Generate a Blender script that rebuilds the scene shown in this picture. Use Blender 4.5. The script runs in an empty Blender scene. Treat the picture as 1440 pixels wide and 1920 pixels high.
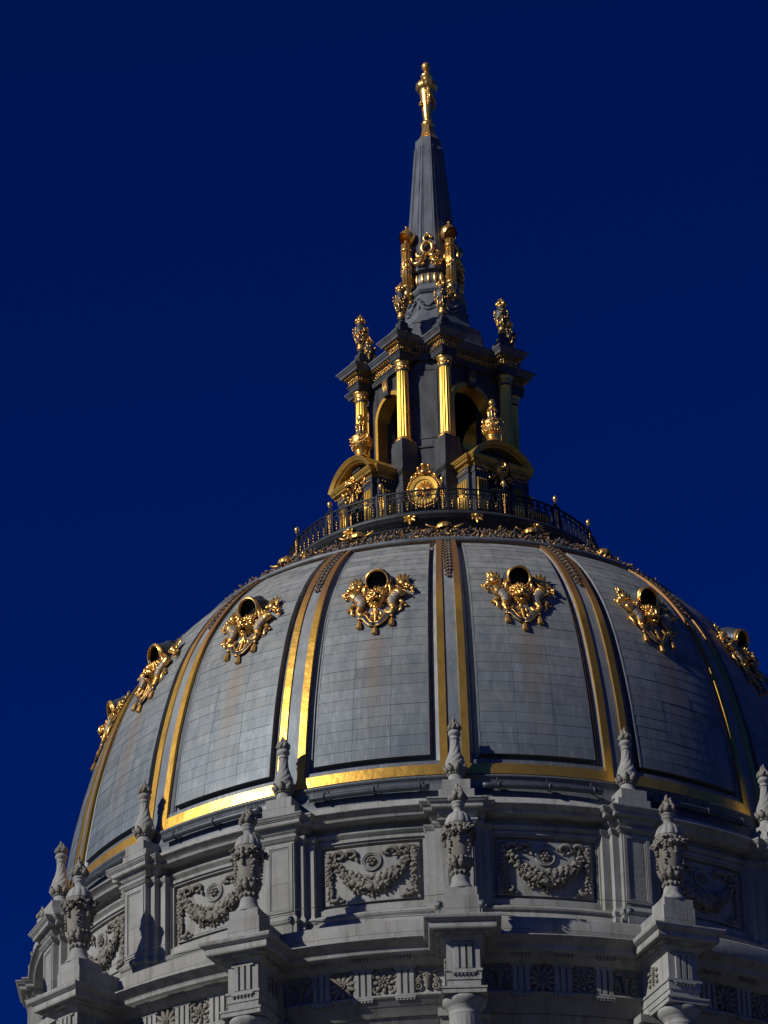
import bpy, math, random
from math import sin, cos, pi, radians, sqrt, atan2
from mathutils import Vector, Matrix

random.seed(7)
sc = bpy.context.scene
COL = sc.collection

# ------------------------------------------------------------------ camera, sky, sun, exposure
cam_d = bpy.data.cameras.new("camera")
cam = bpy.data.objects.new("camera", cam_d)
COL.objects.link(cam)
Rv = Vector((0.99938, 0.02732, -0.02215)); Fv = Vector((-0.01348, 0.87927, 0.47614)).normalized()
Rv = (Rv - Fv * Rv.dot(Fv)).normalized(); Uv = Rv.cross(Fv)
M = Matrix.Identity(4)
for i in range(3):
    M[i][0], M[i][1], M[i][2] = Rv[i], Uv[i], -Fv[i]
M[1][3], M[2][3] = -135.648, 1.6
cam.matrix_world = M
cam_d.sensor_fit = 'HORIZONTAL'; cam_d.sensor_width = 36.0
cam_d.lens = 36.0 * 7959.4 / 1440.0
cam_d.clip_start = 1.0; cam_d.clip_end = 6000.0
sc.camera = cam

SUN_AZ, SUN_EL = -57.0, 28.5          # azimuth measured from the tower-to-camera direction, left negative
w = bpy.data.worlds.new("World"); sc.world = w; w.use_nodes = True
nt = w.node_tree; bg = nt.nodes["Background"]
sky = nt.nodes.new("ShaderNodeTexSky"); sky.sky_type = 'NISHITA'; sky.sun_disc = False
sdir = Vector((sin(radians(SUN_AZ)) * cos(radians(SUN_EL)), -cos(radians(SUN_AZ)) * cos(radians(SUN_EL)), sin(radians(SUN_EL))))
sky.sun_elevation = radians(SUN_EL)
sky.sun_rotation = atan2(sdir.x, sdir.y)
sky.air_density = 1.0; sky.dust_density = 0.3; sky.ozone_density = 4.0; sky.altitude = 200
gm = nt.nodes.new("ShaderNodeGamma"); gm.inputs[1].default_value = 1.4
mx = nt.nodes.new("ShaderNodeMix"); mx.data_type = 'RGBA'; mx.blend_type = 'MULTIPLY'; mx.inputs[0].default_value = 1.0
mx.inputs[7].default_value = (0.0, 0.034, 0.140, 1)
nt.links.new(sky.outputs[0], gm.inputs[0]); nt.links.new(gm.outputs[0], mx.inputs[6]); nt.links.new(mx.outputs[2], bg.inputs[0])
bg.inputs[1].default_value = 0.15
sun_d = bpy.data.lights.new("sun", 'SUN'); sun = bpy.data.objects.new("sun", sun_d); COL.objects.link(sun)
sun_d.energy = 3.5; sun_d.angle = radians(0.5); sun_d.color = (1.0, 0.965, 0.885)
sun.rotation_euler = (-sdir).to_track_quat('-Z', 'Y').to_euler()
sun.location = sdir * 200
sc.view_settings.view_transform = 'Standard'; sc.view_settings.look = 'None'
sc.view_settings.exposure = 0.0; sc.view_settings.gamma = 1.0
sc.cycles.max_bounces = 5; sc.cycles.diffuse_bounces = 3; sc.cycles.glossy_bounces = 3

# ------------------------------------------------------------------ materials
class NT:
    def __init__(s, m): s.t = m.node_tree; s.b = s.t.nodes["Principled BSDF"]
    def n(s, typ, **k):
        x = s.t.nodes.new("ShaderNode" + typ)
        for a, v in k.items(): setattr(x, a, v)
        return x
    def l(s, a, b): s.t.links.new(a, b)
    def noise(s, vec, scale, detail=4, rough=0.55):
        x = s.n("TexNoise"); x.inputs["Scale"].default_value = scale; x.inputs["Detail"].default_value = detail
        x.inputs["Roughness"].default_value = rough
        if vec is not None: s.l(vec, x.inputs["Vector"])
        return x.outputs["Fac"]
    def ramp(s, fac, stops):
        x = s.n("ValToRGB"); r = x.color_ramp
        while len(r.elements) < len(stops): r.elements.new(0.5)
        for e, (p, c) in zip(r.elements, stops):
            e.position = p; e.color = (c[0], c[1], c[2], 1) if isinstance(c, tuple) else (c, c, c, 1)
        s.l(fac, x.inputs[0]); return x.outputs[0]
    def mix(s, fac, a, b, mode='MIX'):
        x = s.n("Mix", data_type='RGBA', blend_type=mode)
        for sock, v in ((x.inputs[0], fac), (x.inputs[6], a), (x.inputs[7], b)):
            if isinstance(v, (int, float)): sock.default_value = v
            elif isinstance(v, tuple): sock.default_value = (v[0], v[1], v[2], 1)
            else: s.l(v, sock)
        return x.outputs[2]
    def math(s, op, a, b=0.0, c=None):
        x = s.n("Math", operation=op)
        for i, v in enumerate((a, b, c)):
            if v is None: continue
            if isinstance(v, (int, float)): x.inputs[i].default_value = v
            else: s.l(v, x.inputs[i])
        return x.outputs[0]
    def bump(s, h, strength=0.3, dist=0.02):
        x = s.n("Bump"); x.inputs["Strength"].default_value = strength; x.inputs["Distance"].default_value = dist
        s.l(h, x.inputs["Height"]); s.l(x.outputs[0], s.b.inputs["Normal"])

def newmat(name):
    m = bpy.data.materials.new(name); m.use_nodes = True
    return m, NT(m)

def posn(t):
    g = t.n("NewGeometry"); return g.outputs["Position"]
def stretch(t, v, sx, sy, sz):
    x = t.n("Mapping"); x.inputs["Scale"].default_value = (sx, sy, sz); t.l(v, x.inputs["Vector"]); return x.outputs[0]

def stone(name, c1, c2, dirt=0.5, joints=False, jh=0.9, jw=1.7):
    m, t = newmat(name)
    p = posn(t)
    n1 = t.noise(p, 0.9, 6, 0.6); n2 = t.noise(stretch(t, p, 3.2, 3.2, 0.35), 1.0, 5, 0.65); n3 = t.noise(p, 14, 4, 0.6)
    col = t.mix(t.ramp(n1, [(0.35, 0.0), (0.65, 1.0)]), c1, c2)
    col = t.mix(t.math('MULTIPLY', t.ramp(n2, [(0.48, 0.0), (0.72, 1.0)]), dirt), col, (c1[0] * 0.42, c1[1] * 0.40, c1[2] * 0.36))
    col = t.mix(t.math('MULTIPLY', t.ramp(n3, [(0.35, 1.0), (0.6, 0.0)]), 0.28), col, (c1[0] * 0.55, c1[1] * 0.53, c1[2] * 0.5))
    hgt = n3
    if joints:
        sx = t.n("SeparateXYZ"); t.l(p, sx.inputs[0])
        u = t.math('MULTIPLY', t.math('ARCTAN2', sx.outputs[1], sx.outputs[0]), 15.0)
        cb = t.n("CombineXYZ"); t.l(u, cb.inputs[0]); t.l(sx.outputs[2], cb.inputs[1])
        br = t.n("TexBrick"); br.inputs["Scale"].default_value = 1.0
        br.inputs["Brick Width"].default_value = jw; br.inputs["Row Height"].default_value = jh
        br.inputs["Mortar Size"].default_value = 0.008; br.inputs["Mortar Smooth"].default_value = 0.3
        br.inputs["Color1"].default_value = (1, 1, 1, 1); br.inputs["Color2"].default_value = (0.84, 0.83, 0.8, 1)
        br.inputs["Mortar"].default_value = (0.3, 0.28, 0.25, 1); br.inputs["Bias"].default_value = 0.0
        t.l(cb.outputs[0], br.inputs["Vector"])
        col = t.mix(1.0, col, br.outputs["Color"], 'MULTIPLY')
    t.l(col, t.b.inputs["Base Color"]); t.b.inputs["Roughness"].default_value = 0.88
    t.b.inputs["Specular IOR Level"].default_value = 0.2
    t.bump(hgt, 0.35, 0.02)
    return m

def gold(name, c, rough, dirt=(0.10, 0.055, 0.02), amt=0.5, bump=0.4, scale=9, metal=1.0):
    m, t = newmat(name)
    p = posn(t)
    n1 = t.noise(p, scale, 5, 0.6); n2 = t.noise(p, scale * 0.35, 4, 0.6)
    col = t.mix(t.math('MULTIPLY', t.ramp(n1, [(0.5, 0.0), (0.72, 1.0)]), amt), c, dirt)
    col = t.mix(t.math('MULTIPLY', n2, 0.35), col, (c[0] * 0.75, c[1] * 0.62, c[2] * 0.4))
    t.l(col, t.b.inputs["Base Color"]); t.b.inputs["Metallic"].default_value = metal
    t.l(t.math('MULTIPLY_ADD', n1, 0.3, rough - 0.12), t.b.inputs["Roughness"])
    t.bump(n2, bump, 0.03)
    return m

MAT = {}
MAT['stone'] = stone("limestone", (0.345, 0.345, 0.328), (0.262, 0.262, 0.245), 0.8)
MAT['ashlar'] = stone("limestone_ashlar", (0.345, 0.345, 0.332), (0.262, 0.263, 0.25), 0.75, True, 1.3, 2.3)
MAT['carved'] = stone("weathered_carving", (0.27, 0.25, 0.215), (0.185, 0.17, 0.142), 0.75)
MAT['gold'] = gold("gilding", (1.0, 0.60, 0.17), 0.27, amt=0.35, metal=0.85)
MAT['leafgold'] = gold("smooth_gilding", (1.0, 0.61, 0.11), 0.40, amt=0.10, bump=0.05, scale=2.5, metal=0.78)
MAT['dullgold'] = gold("tarnished_gilding", (0.60, 0.36, 0.07), 0.38, dirt=(0.10, 0.06, 0.025), amt=0.85, bump=0.3, scale=4, metal=0.6)
MAT['oldgold'] = gold("worn_gilding", (0.80, 0.46, 0.13), 0.38, dirt=(0.06, 0.035, 0.02), amt=0.85, bump=0.8, scale=14, metal=0.8)
MAT['bronze'] = gold("brown_bronze", (0.26, 0.165, 0.10), 0.55, dirt=(0.05, 0.045, 0.042), amt=0.95, bump=0.8, scale=11, metal=0.55)

def rib_gold():                      # gilded band: bright leaf low down, worn to copper brown near the crown
    m, t = newmat("rib_gilding"); p = posn(t)
    sx = t.n("SeparateXYZ"); t.l(p, sx.inputs[0])
    n1 = t.noise(stretch(t, p, 1, 1, 0.5), 2.2, 5, 0.65); n2 = t.noise(p, 1.6, 3, 0.5)
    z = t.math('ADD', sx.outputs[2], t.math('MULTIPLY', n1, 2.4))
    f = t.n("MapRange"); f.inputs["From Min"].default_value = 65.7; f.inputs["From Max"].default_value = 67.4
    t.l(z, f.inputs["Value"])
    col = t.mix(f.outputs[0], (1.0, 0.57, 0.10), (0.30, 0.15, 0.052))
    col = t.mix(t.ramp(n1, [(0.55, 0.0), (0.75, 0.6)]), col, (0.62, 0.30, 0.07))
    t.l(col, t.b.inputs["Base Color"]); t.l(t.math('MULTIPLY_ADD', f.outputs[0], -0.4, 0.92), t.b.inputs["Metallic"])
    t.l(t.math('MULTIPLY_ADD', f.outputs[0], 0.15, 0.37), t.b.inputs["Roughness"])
    t.bump(n2, 0.5, 0.06)
    return m
MAT['ribgold'] = rib_gold()
MAT['darkbronze'] = gold("dark_bronze", (0.17, 0.125, 0.09), 0.6, dirt=(0.04, 0.038, 0.036), amt=0.9, bump=0.8, scale=11, metal=0.35)

def lead(name, tile=True, base=(0.163, 0.189, 0.205)):
    m, t = newmat(name); p = posn(t)
    sx = t.n("SeparateXYZ"); t.l(p, sx.inputs[0])
    n1 = t.noise(stretch(t, p, 2.2, 2.2, 0.22), 1.4, 6, 0.65); n2 = t.noise(p, 0.55, 4, 0.6); n3 = t.noise(stretch(t, p, 9, 9, 1.0), 1.0, 4, 0.6)
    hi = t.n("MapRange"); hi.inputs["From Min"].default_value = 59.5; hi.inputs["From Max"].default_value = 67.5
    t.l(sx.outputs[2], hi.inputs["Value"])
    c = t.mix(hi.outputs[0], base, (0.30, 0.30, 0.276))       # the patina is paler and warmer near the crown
    c = t.mix(t.ramp(n1, [(0.40, 0.0), (0.66, 0.6)]), c, (base[0] * 0.62, base[1] * 0.66, base[2] * 0.72))
    c = t.mix(t.ramp(n3, [(0.52, 0.0), (0.75, 0.35)]), c, (0.38, 0.40, 0.40))
    if tile:
        at = t.n("Attribute"); at.attribute_name = "tint"
        c = t.mix(1.0, c, at.outputs["Color"], 'MULTIPLY')
        a2 = t.n("Attribute"); a2.attribute_name = "stain"      # rust washed down from the bronze ornament
        st = t.math('MULTIPLY', a2.outputs["Fac"], t.math('ADD', n3, 0.25))
        c = t.mix(st, c, (0.21, 0.155, 0.105))
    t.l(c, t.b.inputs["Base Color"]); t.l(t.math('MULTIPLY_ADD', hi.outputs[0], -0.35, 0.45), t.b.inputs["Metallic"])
    t.l(t.math('MULTIPLY_ADD', n2, 0.25, 0.46), t.b.inputs["Roughness"])
    t.bump(n3, 0.25, 0.015)
    return m
MAT['leadtile'] = lead("lead_tiles")
MAT['lead'] = lead("lead_sheet", False, (0.135, 0.15, 0.165))
def plain(name, c, rough, metal=0.0, amt=0.3, scale=3.0, spec=0.4):
    m, t = newmat(name); p = posn(t)
    n1 = t.noise(stretch(t, p, 1, 1, 0.4), scale, 5, 0.6)
    col = t.mix(t.ramp(n1, [(0.35, 0.0), (0.65, 1.0)]), c, (c[0] * (1 - amt), c[1] * (1 - amt), c[2] * (1 - amt)))
    t.l(col, t.b.inputs["Base Color"]); t.b.inputs["Roughness"].default_value = rough; t.b.inputs["Metallic"].default_value = metal
    t.b.inputs["Specular IOR Level"].default_value = spec
    t.bump(n1, 0.25, 0.02)
    return m
MAT['slate'] = plain("dark_grey_painted_metal", (0.082, 0.085, 0.092), 0.5, 0.2, 0.5, 2.5)
MAT['spiregrey'] = plain("grey_spire_metal", (0.15, 0.165, 0.185), 0.5, 0.2, 0.4, 2.5)
MAT['pipe'] = plain("painted_pipe", (0.07, 0.085, 0.10), 0.45, 0.2, 0.4, 3)
MAT['dark'] = plain("dark_lead", (0.05, 0.052, 0.058), 0.5, 0.1, 0.4)
MAT['iron'] = plain("blue_black_iron", (0.010, 0.014, 0.028), 0.55, 0.0, 0.3, spec=0.25)
MAT['void'] = plain("unlit_interior", (0.012, 0.011, 0.010), 0.9, 0, 0.2, spec=0.0)
MAT['ground'] = plain("paving", (0.09, 0.085, 0.075), 0.9, 0, 0.4, 0.2)
MAT['roofing'] = plain("roof_gravel", (0.24, 0.225, 0.20), 0.9, 0, 0.3, 0.5)

# ------------------------------------------------------------------ mesh builder
A0 = radians(0.75)
def kang(k): return A0 + radians(22.5 * k)

_ico = {}
def ico(sub):
    if sub not in _ico:
        import bmesh
        b = bmesh.new(); bmesh.ops.create_icosphere(b, subdivisions=sub, radius=1.0)
        b.verts.ensure_lookup_table()
        _ico[sub] = ([tuple(v.co) for v in b.verts], [tuple(v.index for v in f.verts) for f in b.faces]); b.free()
    return _ico[sub]

class MB:
    def __init__(s, mapf=None): s.v = []; s.f = []; s.m = []; s.sm = []; s.mats = []; s.mapf = mapf; s.tint = None; s.stain = None
    def mi(s, mat):
        if mat not in s.mats: s.mats.append(mat)
        return s.mats.index(mat)
    def add(s, vs, fs, mat, smooth=False, raw=False):
        b = len(s.v); k = s.mi(mat)
        if s.mapf and not raw: vs = [s.mapf(*v) for v in vs]
        s.v += [tuple(v) for v in vs]
        for f in fs: s.f.append(tuple(i + b for i in f)); s.m.append(k); s.sm.append(smooth)
    def box(s, x0, x1, y0, y1, z0, z1, mat):
        vs = [(x, y, z) for z in (z0, z1) for y in (y0, y1) for x in (x0, x1)]
        s.add(vs, [(0, 2, 3, 1), (4, 5, 7, 6), (0, 1, 5, 4), (2, 6, 7, 3), (0, 4, 6, 2), (1, 3, 7, 5)], mat)
    def lathe(s, prof, mat, c=(0, 0, 0), n=24, mod=None, a0=0.0, a1=2 * pi, caps=False):
        """prof: (r, z) bottom to top; mod(i, ang, r, z) -> r"""
        full = abs(a1 - a0 - 2 * pi) < 1e-6
        nn = n if full else n + 1
        vs = []; fs = []
        for i, (r, z) in enumerate(prof):
            for j in range(nn):
                a = a0 + (a1 - a0) * j / n
                rr = mod(i, a, r, z) if mod else r
                vs.append((c[0] + rr * sin(a), c[1] - rr * cos(a), c[2] + z))
        for i in range(len(prof) - 1):
            for j in range(n):
                j2 = (j + 1) % nn if full else j + 1
                fs.append((i * nn + j, i * nn + j2, (i + 1) * nn + j2, (i + 1) * nn + j))
        if caps and full:
            fs.append(tuple(range(nn))[::-1]); fs.append(tuple((len(prof) - 1) * nn + j for j in range(nn)))
        s.add(vs, fs, mat, True)
    def blob(s, c, r, mat, rot=None, sub=1, jit=0.0):
        V, F = ico(sub)
        if not isinstance(r, tuple): r = (r, r, r)
        vs = []
        for x, y, z in V:
            q = Vector((x * r[0], y * r[1], z * r[2]))
            if jit: q *= 1 + random.uniform(-jit, jit)
            if rot is not None: q = rot @ q
            vs.append((c[0] + q.x, c[1] + q.y, c[2] + q.z))
        s.add(vs, F, mat, True)
    def tube(s, path, r, mat, n=8, closed=False, caps=True):
        P = [Vector(p) for p in path]; L = len(P); rs = r if isinstance(r, (list, tuple)) else [r] * L
        vs = []; fs = []
        for i in range(L):
            if closed: d = P[(i + 1) % L] - P[i - 1]
            else: d = P[min(i + 1, L - 1)] - P[max(i - 1, 0)]
            d.normalize()
            up = Vector((0, 1, 0)) if abs(d.y) < 0.9 else Vector((1, 0, 0))
            a = d.cross(up).normalized(); b = d.cross(a)
            for j in range(n):
                t = 2 * pi * j / n
                vs.append(P[i] + (a * cos(t) + b * sin(t)) * rs[i])
        for i in range(L if closed else L - 1):
            for j in range(n):
                fs.append((i * n + j, i * n + (j + 1) % n, ((i + 1) % L) * n + (j + 1) % n, ((i + 1) % L) * n + j))
        if caps and not closed:
            fs.append(tuple(range(n))[::-1]); fs.append(tuple((L - 1) * n + j for j in range(n)))
        s.add(vs, fs, mat, True)
    def leaf(s, c, d, wid, length, mat, up=(0, -1, 0), curl=0.3):
        """thick pointed leaf from c along d"""
        d = Vector(d).normalized(); u = Vector(up).normalized(); a = d.cross(u).normalized(); u = a.cross(d)
        c = Vector(c); st = [(0, 0.25), (0.3, 0.9), (0.6, 1.0), (0.85, 0.55), (1.0, 0.06)]
        vs = []
        for t, q in st:
            o = c + d * (t * length) + u * (curl * length * (t * t) * 0.8)
            vs += [o - a * wid * q * 0.5, o + u * (0.22 * wid), o + a * wid * q * 0.5, o - u * 0.12 * wid]
        fs = []
        for i in range(4):
            for j in range(4): fs.append((i * 4 + j, i * 4 + (j + 1) % 4, i * 4 + 4 + (j + 1) % 4, i * 4 + 4 + j))
        fs.append((0, 3, 2, 1)); fs.append((16, 17, 18, 19))
        s.add(vs, fs, mat, True)
    def poly_sweep(s, poly, prof, mat, capt=True, capb=True):
        """closed CCW plan polygon; prof (offset, z) bottom to top, mitred"""
        n = len(poly); vs = []; fs = []
        off = []
        for i in range(n):
            p0, p1, p2 = Vector(poly[i - 1]), Vector(poly[i]), Vector(poly[(i + 1) % n])
            e1 = (p1 - p0).normalized(); e2 = (p2 - p1).normalized()
            n1 = Vector((e1.y, -e1.x)); n2 = Vector((e2.y, -e2.x))
            b = n1 + n2; b = b / max(1e-6, b.dot(n1)) if b.length > 1e-6 else n1
            off.append(b)
        for o, z in prof:
            for i in range(n):
                q = Vector(poly[i]) + off[i] * o; vs.append((q.x, q.y, z))
        for i in range(len(prof) - 1):
            for j in range(n): fs.append((i * n + j, i * n + (j + 1) % n, (i + 1) * n + (j + 1) % n, (i + 1) * n + j))
        if capb: fs.append(tuple(range(n))[::-1])
        if capt: fs.append(tuple((len(prof) - 1) * n + j for j in range(n)))
        s.add(vs, fs, mat)
    def rect(s, hw, dfront, dback, prof, mat, cx=0.0, **k):
        s.poly_sweep([(cx - hw, -dback), (cx - hw, -dfront), (cx + hw, -dfront), (cx + hw, -dback)], prof, mat, **k)
    def mesh(s, name):
        me = bpy.data.meshes.new(name); me.from_pydata(s.v, [], s.f); me.validate()
        for x in s.mats: me.materials.append(MAT[x])
        if len(me.polygons) == len(s.f):
            me.polygons.foreach_set("material_index", s.m); me.polygons.foreach_set("use_smooth", s.sm)
        if s.tint is not None:
            a = me.attributes.new("tint", 'FLOAT_COLOR', 'FACE')
            a.data.foreach_set("color", [c for t in s.tint for c in (t[0], t[1], t[2], 1.0)])
            a = me.attributes.new("stain", 'FLOAT', 'POINT'); a.data.foreach_set("value", s.stain)
        me.update(); return me

def fixn(me):
    import bmesh
    b = bmesh.new(); b.from_mesh(me); bmesh.ops.recalc_face_normals(b, faces=b.faces[:]); b.to_mesh(me); b.free()

def link(name, data, parent=None, rot=0.0, loc=(0, 0, 0), auto=None):
    o = bpy.data.objects.new(name, data); COL.objects.link(o)
    o.location = loc; o.rotation_euler = (0, 0, rot)
    if parent is not None: o.parent = parent
    return o
def build(name, mb, parent=None, rot=0.0, loc=(0, 0, 0), fix=True):
    me = mb.mesh(name)
    if fix: fixn(me)
    return link(name, me, parent, rot, loc)
def tag(o, label=None, cat=None, group=None, kind=None):
    for a, v in (('label', label), ('category', cat), ('group', group), ('kind', kind)):
        if v: o[a] = v
    return o
def thing(name, label, cat, loc=(0, 0, 0), rot=0.0, group=None):
    return tag(link(name, None, None, rot, loc), label, cat, group)
def part_copy(o, parent, rot=None, loc=None):
    c = o.copy(); COL.objects.link(c); c.parent = parent
    if rot is not None: c.rotation_euler = (0, 0, rot)
    if loc is not None: c.location = loc
    for ch in o.children: part_copy(ch, c)
    return c

KS = list(range(-5, 4))                 # bay lines round the half of the tower towards the viewer
BS = [k + 0.5 for k in range(-5, 3)]    # bay centres

# ------------------------------------------------------------------ ground and the block that carries the tower
g = MB(); g.add([(-2500, -2500, 0), (2500, -2500, 0), (2500, 2500, 0), (-2500, 2500, 0)], [(0, 1, 2, 3)], 'ground')
tag(build('ground', g, fix=False), 'flat grey paved ground far below the dome', kind='structure')
bb = thing('civic_building', 'broad pale stone building block carrying the drum and dome', 'building')
q = MB(); q.poly_sweep([(-38, -24), (38, -24), (38, 34), (-38, 34)], [(0, 0), (0, 4.0), (0.3, 4.2), (0.3, 4.6), (0, 4.8), (0, 22.0), (0.6, 22.4), (1.2, 22.8), (1.3, 23.6), (0.2, 23.7), (0.2, 25.2)], 'ashlar', capt=False)
build('wall', q, bb)
q = MB(); q.box(-38.1, 38.1, -24.1, 34.1, 24.4, 24.8, 'roofing'); build('roof', q, bb)

# ------------------------------------------------------------------ urns (meshes shared by all copies)
def flame(mb, z0, r, h, mat, n=7, seed=1):
    random.seed(seed)
    for ring, (rr, hh, k) in enumerate(((0.95, 0.55, n), (0.62, 0.8, n - 2), (0.2, 1.0, 3))):
        for i in range(k):
            a = 2 * pi * (i + 0.5 * ring) / k + random.uniform(-.15, .15)
            x, y = rr * r * 0.7 * cos(a), rr * r * 0.7 * sin(a)
            H = h * hh * random.uniform(0.85, 1.05)
            p = [(x, y, z0), (x * 1.35, y * 1.35, z0 + H * .3), (x * 1.2 - y * .25, y * 1.2 + x * .25, z0 + H * .6), (x * 0.9 + y * .2, y * .9 - x * .2, z0 + H * .85), (x * 1.1, y * 1.1, z0 + H)]
            mb.tube(p, [r * .30, r * .36, r * .27, r * .2, r * .07], mat, 7)

def garland(mb, pts, r, mat, per=2, jit=0.35):
    for i, p in enumerate(pts):
        for _ in range(per):
            q = r * random.uniform(0.55, 1.0)
            mb.blob((p[0] + random.uniform(-r, r) * jit, p[1] + random.uniform(-r, r) * jit, p[2] + random.uniform(-r, r) * jit), (q, q, q * random.uniform(.8, 1.2)), mat, sub=1, jit=0.10)

def slim_urn():
    b = MB()
    U = lambda Y: (1810 - Y) * 0.00147
    base = [(.35, 0), (.36, U(1795)), (.31, U(1770)), (.27, U(1735)), (.245, U(1690)), (.235, U(1640)), (.23, U(1610))]
    b.lathe(base, 'stone', n=28)
    foot = b
    s = MB(); body = [(.25, U(1560)), (.29, U(1500)), (.325, U(1430)), (.325, U(1370)), (.31, U(1290)), (.27, U(1200)), (.215, U(1110)), (.175, U(1010)), (.155, U(920)), (.145, U(840)), (.14, U(775)), (.135, U(758))]
    fine = []
    for i in range(len(body) - 1):
        for t in (0, .25, .5, .75): fine.append((body[i][0] * (1 - t) + body[i + 1][0] * t, body[i][1] * (1 - t) + body[i + 1][1] * t))
    fine.append(body[-1])
    def mod(i, a, r, z):
        t = (z - U(1400)) / (U(775) - U(1400))
        if t < 0: return r
        tw = 2.6 * (1 - min(1, t)) ** 1.5
        return r * (1 + 0.085 * min(1, t * 5) * (abs(sin(4 * (a + tw))) - 0.6))
    s.lathe(fine, 'stone', n=72, mod=mod)
    s.lathe([(.15, U(758)), (.165, U(745)), (.165, U(725)), (.14, U(705)), (.14, U(690)), (.16, U(665)), (.2, U(640)), (.21, U(605)), (.19, U(570)), (.16, U(545)), (.13, U(520))], 'stone', n=28)
    c = MB(); random.seed(3)
    for j in range(8):
        a = 2 * pi * j / 8 + .2
        o = Vector((cos(a), sin(a), 0))
        c.leaf((o.x * .25, o.y * .25, U(1565)), (o.x * .42, o.y * .42, 1), .27, .25, 'carved', up=(o.x, o.y, 0), curl=.10)
        c.blob((o.x * .36, o.y * .36, U(1405)), (.05, .05, .045), 'carved', jit=.1)
    for j in range(20):
        a = 2 * pi * j / 20
        c.blob((.245 * cos(a), .245 * sin(a), U(1580)), .036, 'stone')
    f = MB(); f.lathe([(.12, U(540)), (.19, U(520)), (.2, U(460)), (.13, U(420))], 'carved', n=14)
    flame(f, U(520), .2, U(215) - U(520), 'carved', 7, 5)
    return foot, s, c, f

def broad_urn():
    U = lambda Y: (1640 - Y) * 0.00243
    b = MB(); b.lathe([(.43, 0), (.435, U(1620)), (.40, U(1600)), (.34, U(1570)), (.30, U(1535)), (.275, U(1495)), (.27, U(1470)), (.24, U(1440)), (.22, U(1360))], 'stone', n=32)
    for j in range(12):
        a = 2 * pi * j / 12
        b.blob((.26 * cos(a), .26 * sin(a), U(1405)), (.065, .065, .085), 'carved', jit=.06)
    s = MB(); s.lathe([(.22, U(1360)), (.30, U(1290)), (.355, U(1200)), (.375, U(1100)), (.40, U(1000)), (.415, U(900)), (.42, U(800)), (.42, U(752)), (.415, U(742))], 'carved', n=36)
    sh = [(.43, U(742)), (.435, U(725)), (.41, U(690)), (.37, U(645)), (.31, U(605)), (.24, U(580)), (.2, U(568))]
    s.lathe(sh, 'stone', n=72, mod=lambda i, a, r, z: r * (1 + 0.10 * (abs(sin(6 * a)) ** .6 - .8)) if 0 < i < 6 else r)
    s.lathe([(.19, U(575)), (.155, U(550)), (.145, U(520)), (.16, U(500)), (.19, U(488)), (.2, U(475)), (.165, U(462)), (.2, U(452)), (.22, U(435)), (.2, U(418)), (.14, U(405))], 'stone', n=28)
    c = MB(); random.seed(11)
    for j in range(9):
        a = 2 * pi * j / 9
        c.leaf((.25 * cos(a), .25 * sin(a), U(1350)), (cos(a) * .34, sin(a) * .34, 1), .30, .40, 'carved', up=(cos(a), sin(a), 0), curl=.06)
        c.blob((.375 * cos(a + .35), .375 * sin(a + .35), U(1225)), (.06, .06, .07), 'carved', jit=.12)
        c.blob((.34 * cos(a), .34 * sin(a), U(1275)), (.07, .07, .09), 'carved', jit=.12)
    g = MB()
    for j in range(4):                                     # four swags between four masks, with drops
        a = pi / 4 + j * pi / 2
        for t in range(15):
            u = t / 14; aa = a + u * pi / 2; z = U(790) - sin(u * pi) * .42 * .55
            g.blob((.43 * sin(aa), -.43 * cos(aa), z + random.uniform(-.02, .02)), random.uniform(.075, .12), 'carved', jit=.14)
            for _q in range(2): g.leaf((.44 * sin(aa), -.44 * cos(aa), z), (random.uniform(-.9, .9), random.uniform(-.9, .9), random.uniform(-1, .3)), .15, .20, 'carved', up=(sin(aa), -cos(aa), 0), curl=.2)
        for t in range(9):
            u = t / 8; aa = a + random.uniform(-.1, .1)
            g.blob((.42 * sin(aa), -.42 * cos(aa), U(790) - u * .85), .085 * (1.1 - .6 * u), 'carved', jit=.12)
        for sgn in (-1, 1):
            P = [(sin(a + sgn * (.1 + .35 * sin(q * .6))) * .46, -cos(a + sgn * (.1 + .35 * sin(q * .6))) * .46, U(800) + .05 * q - .02 * q * q) for q in range(5)]
            g.tube(P, .045, 'carved', 6)
        am = a + pi / 4
        for t in range(7): g.blob((.44 * sin(am), -.44 * cos(am), U(800) - t * .085), (.07, .07, .06), 'carved', jit=.15)
    f = MB(); f.lathe([(.13, U(415)), (.22, U(400)), (.25, U(350)), (.17, U(310))], 'carved', n=14)
    flame(f, U(400), .26, U(150) - U(400), 'carved', 6, 9)
    return b, s, c, g, f

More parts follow.
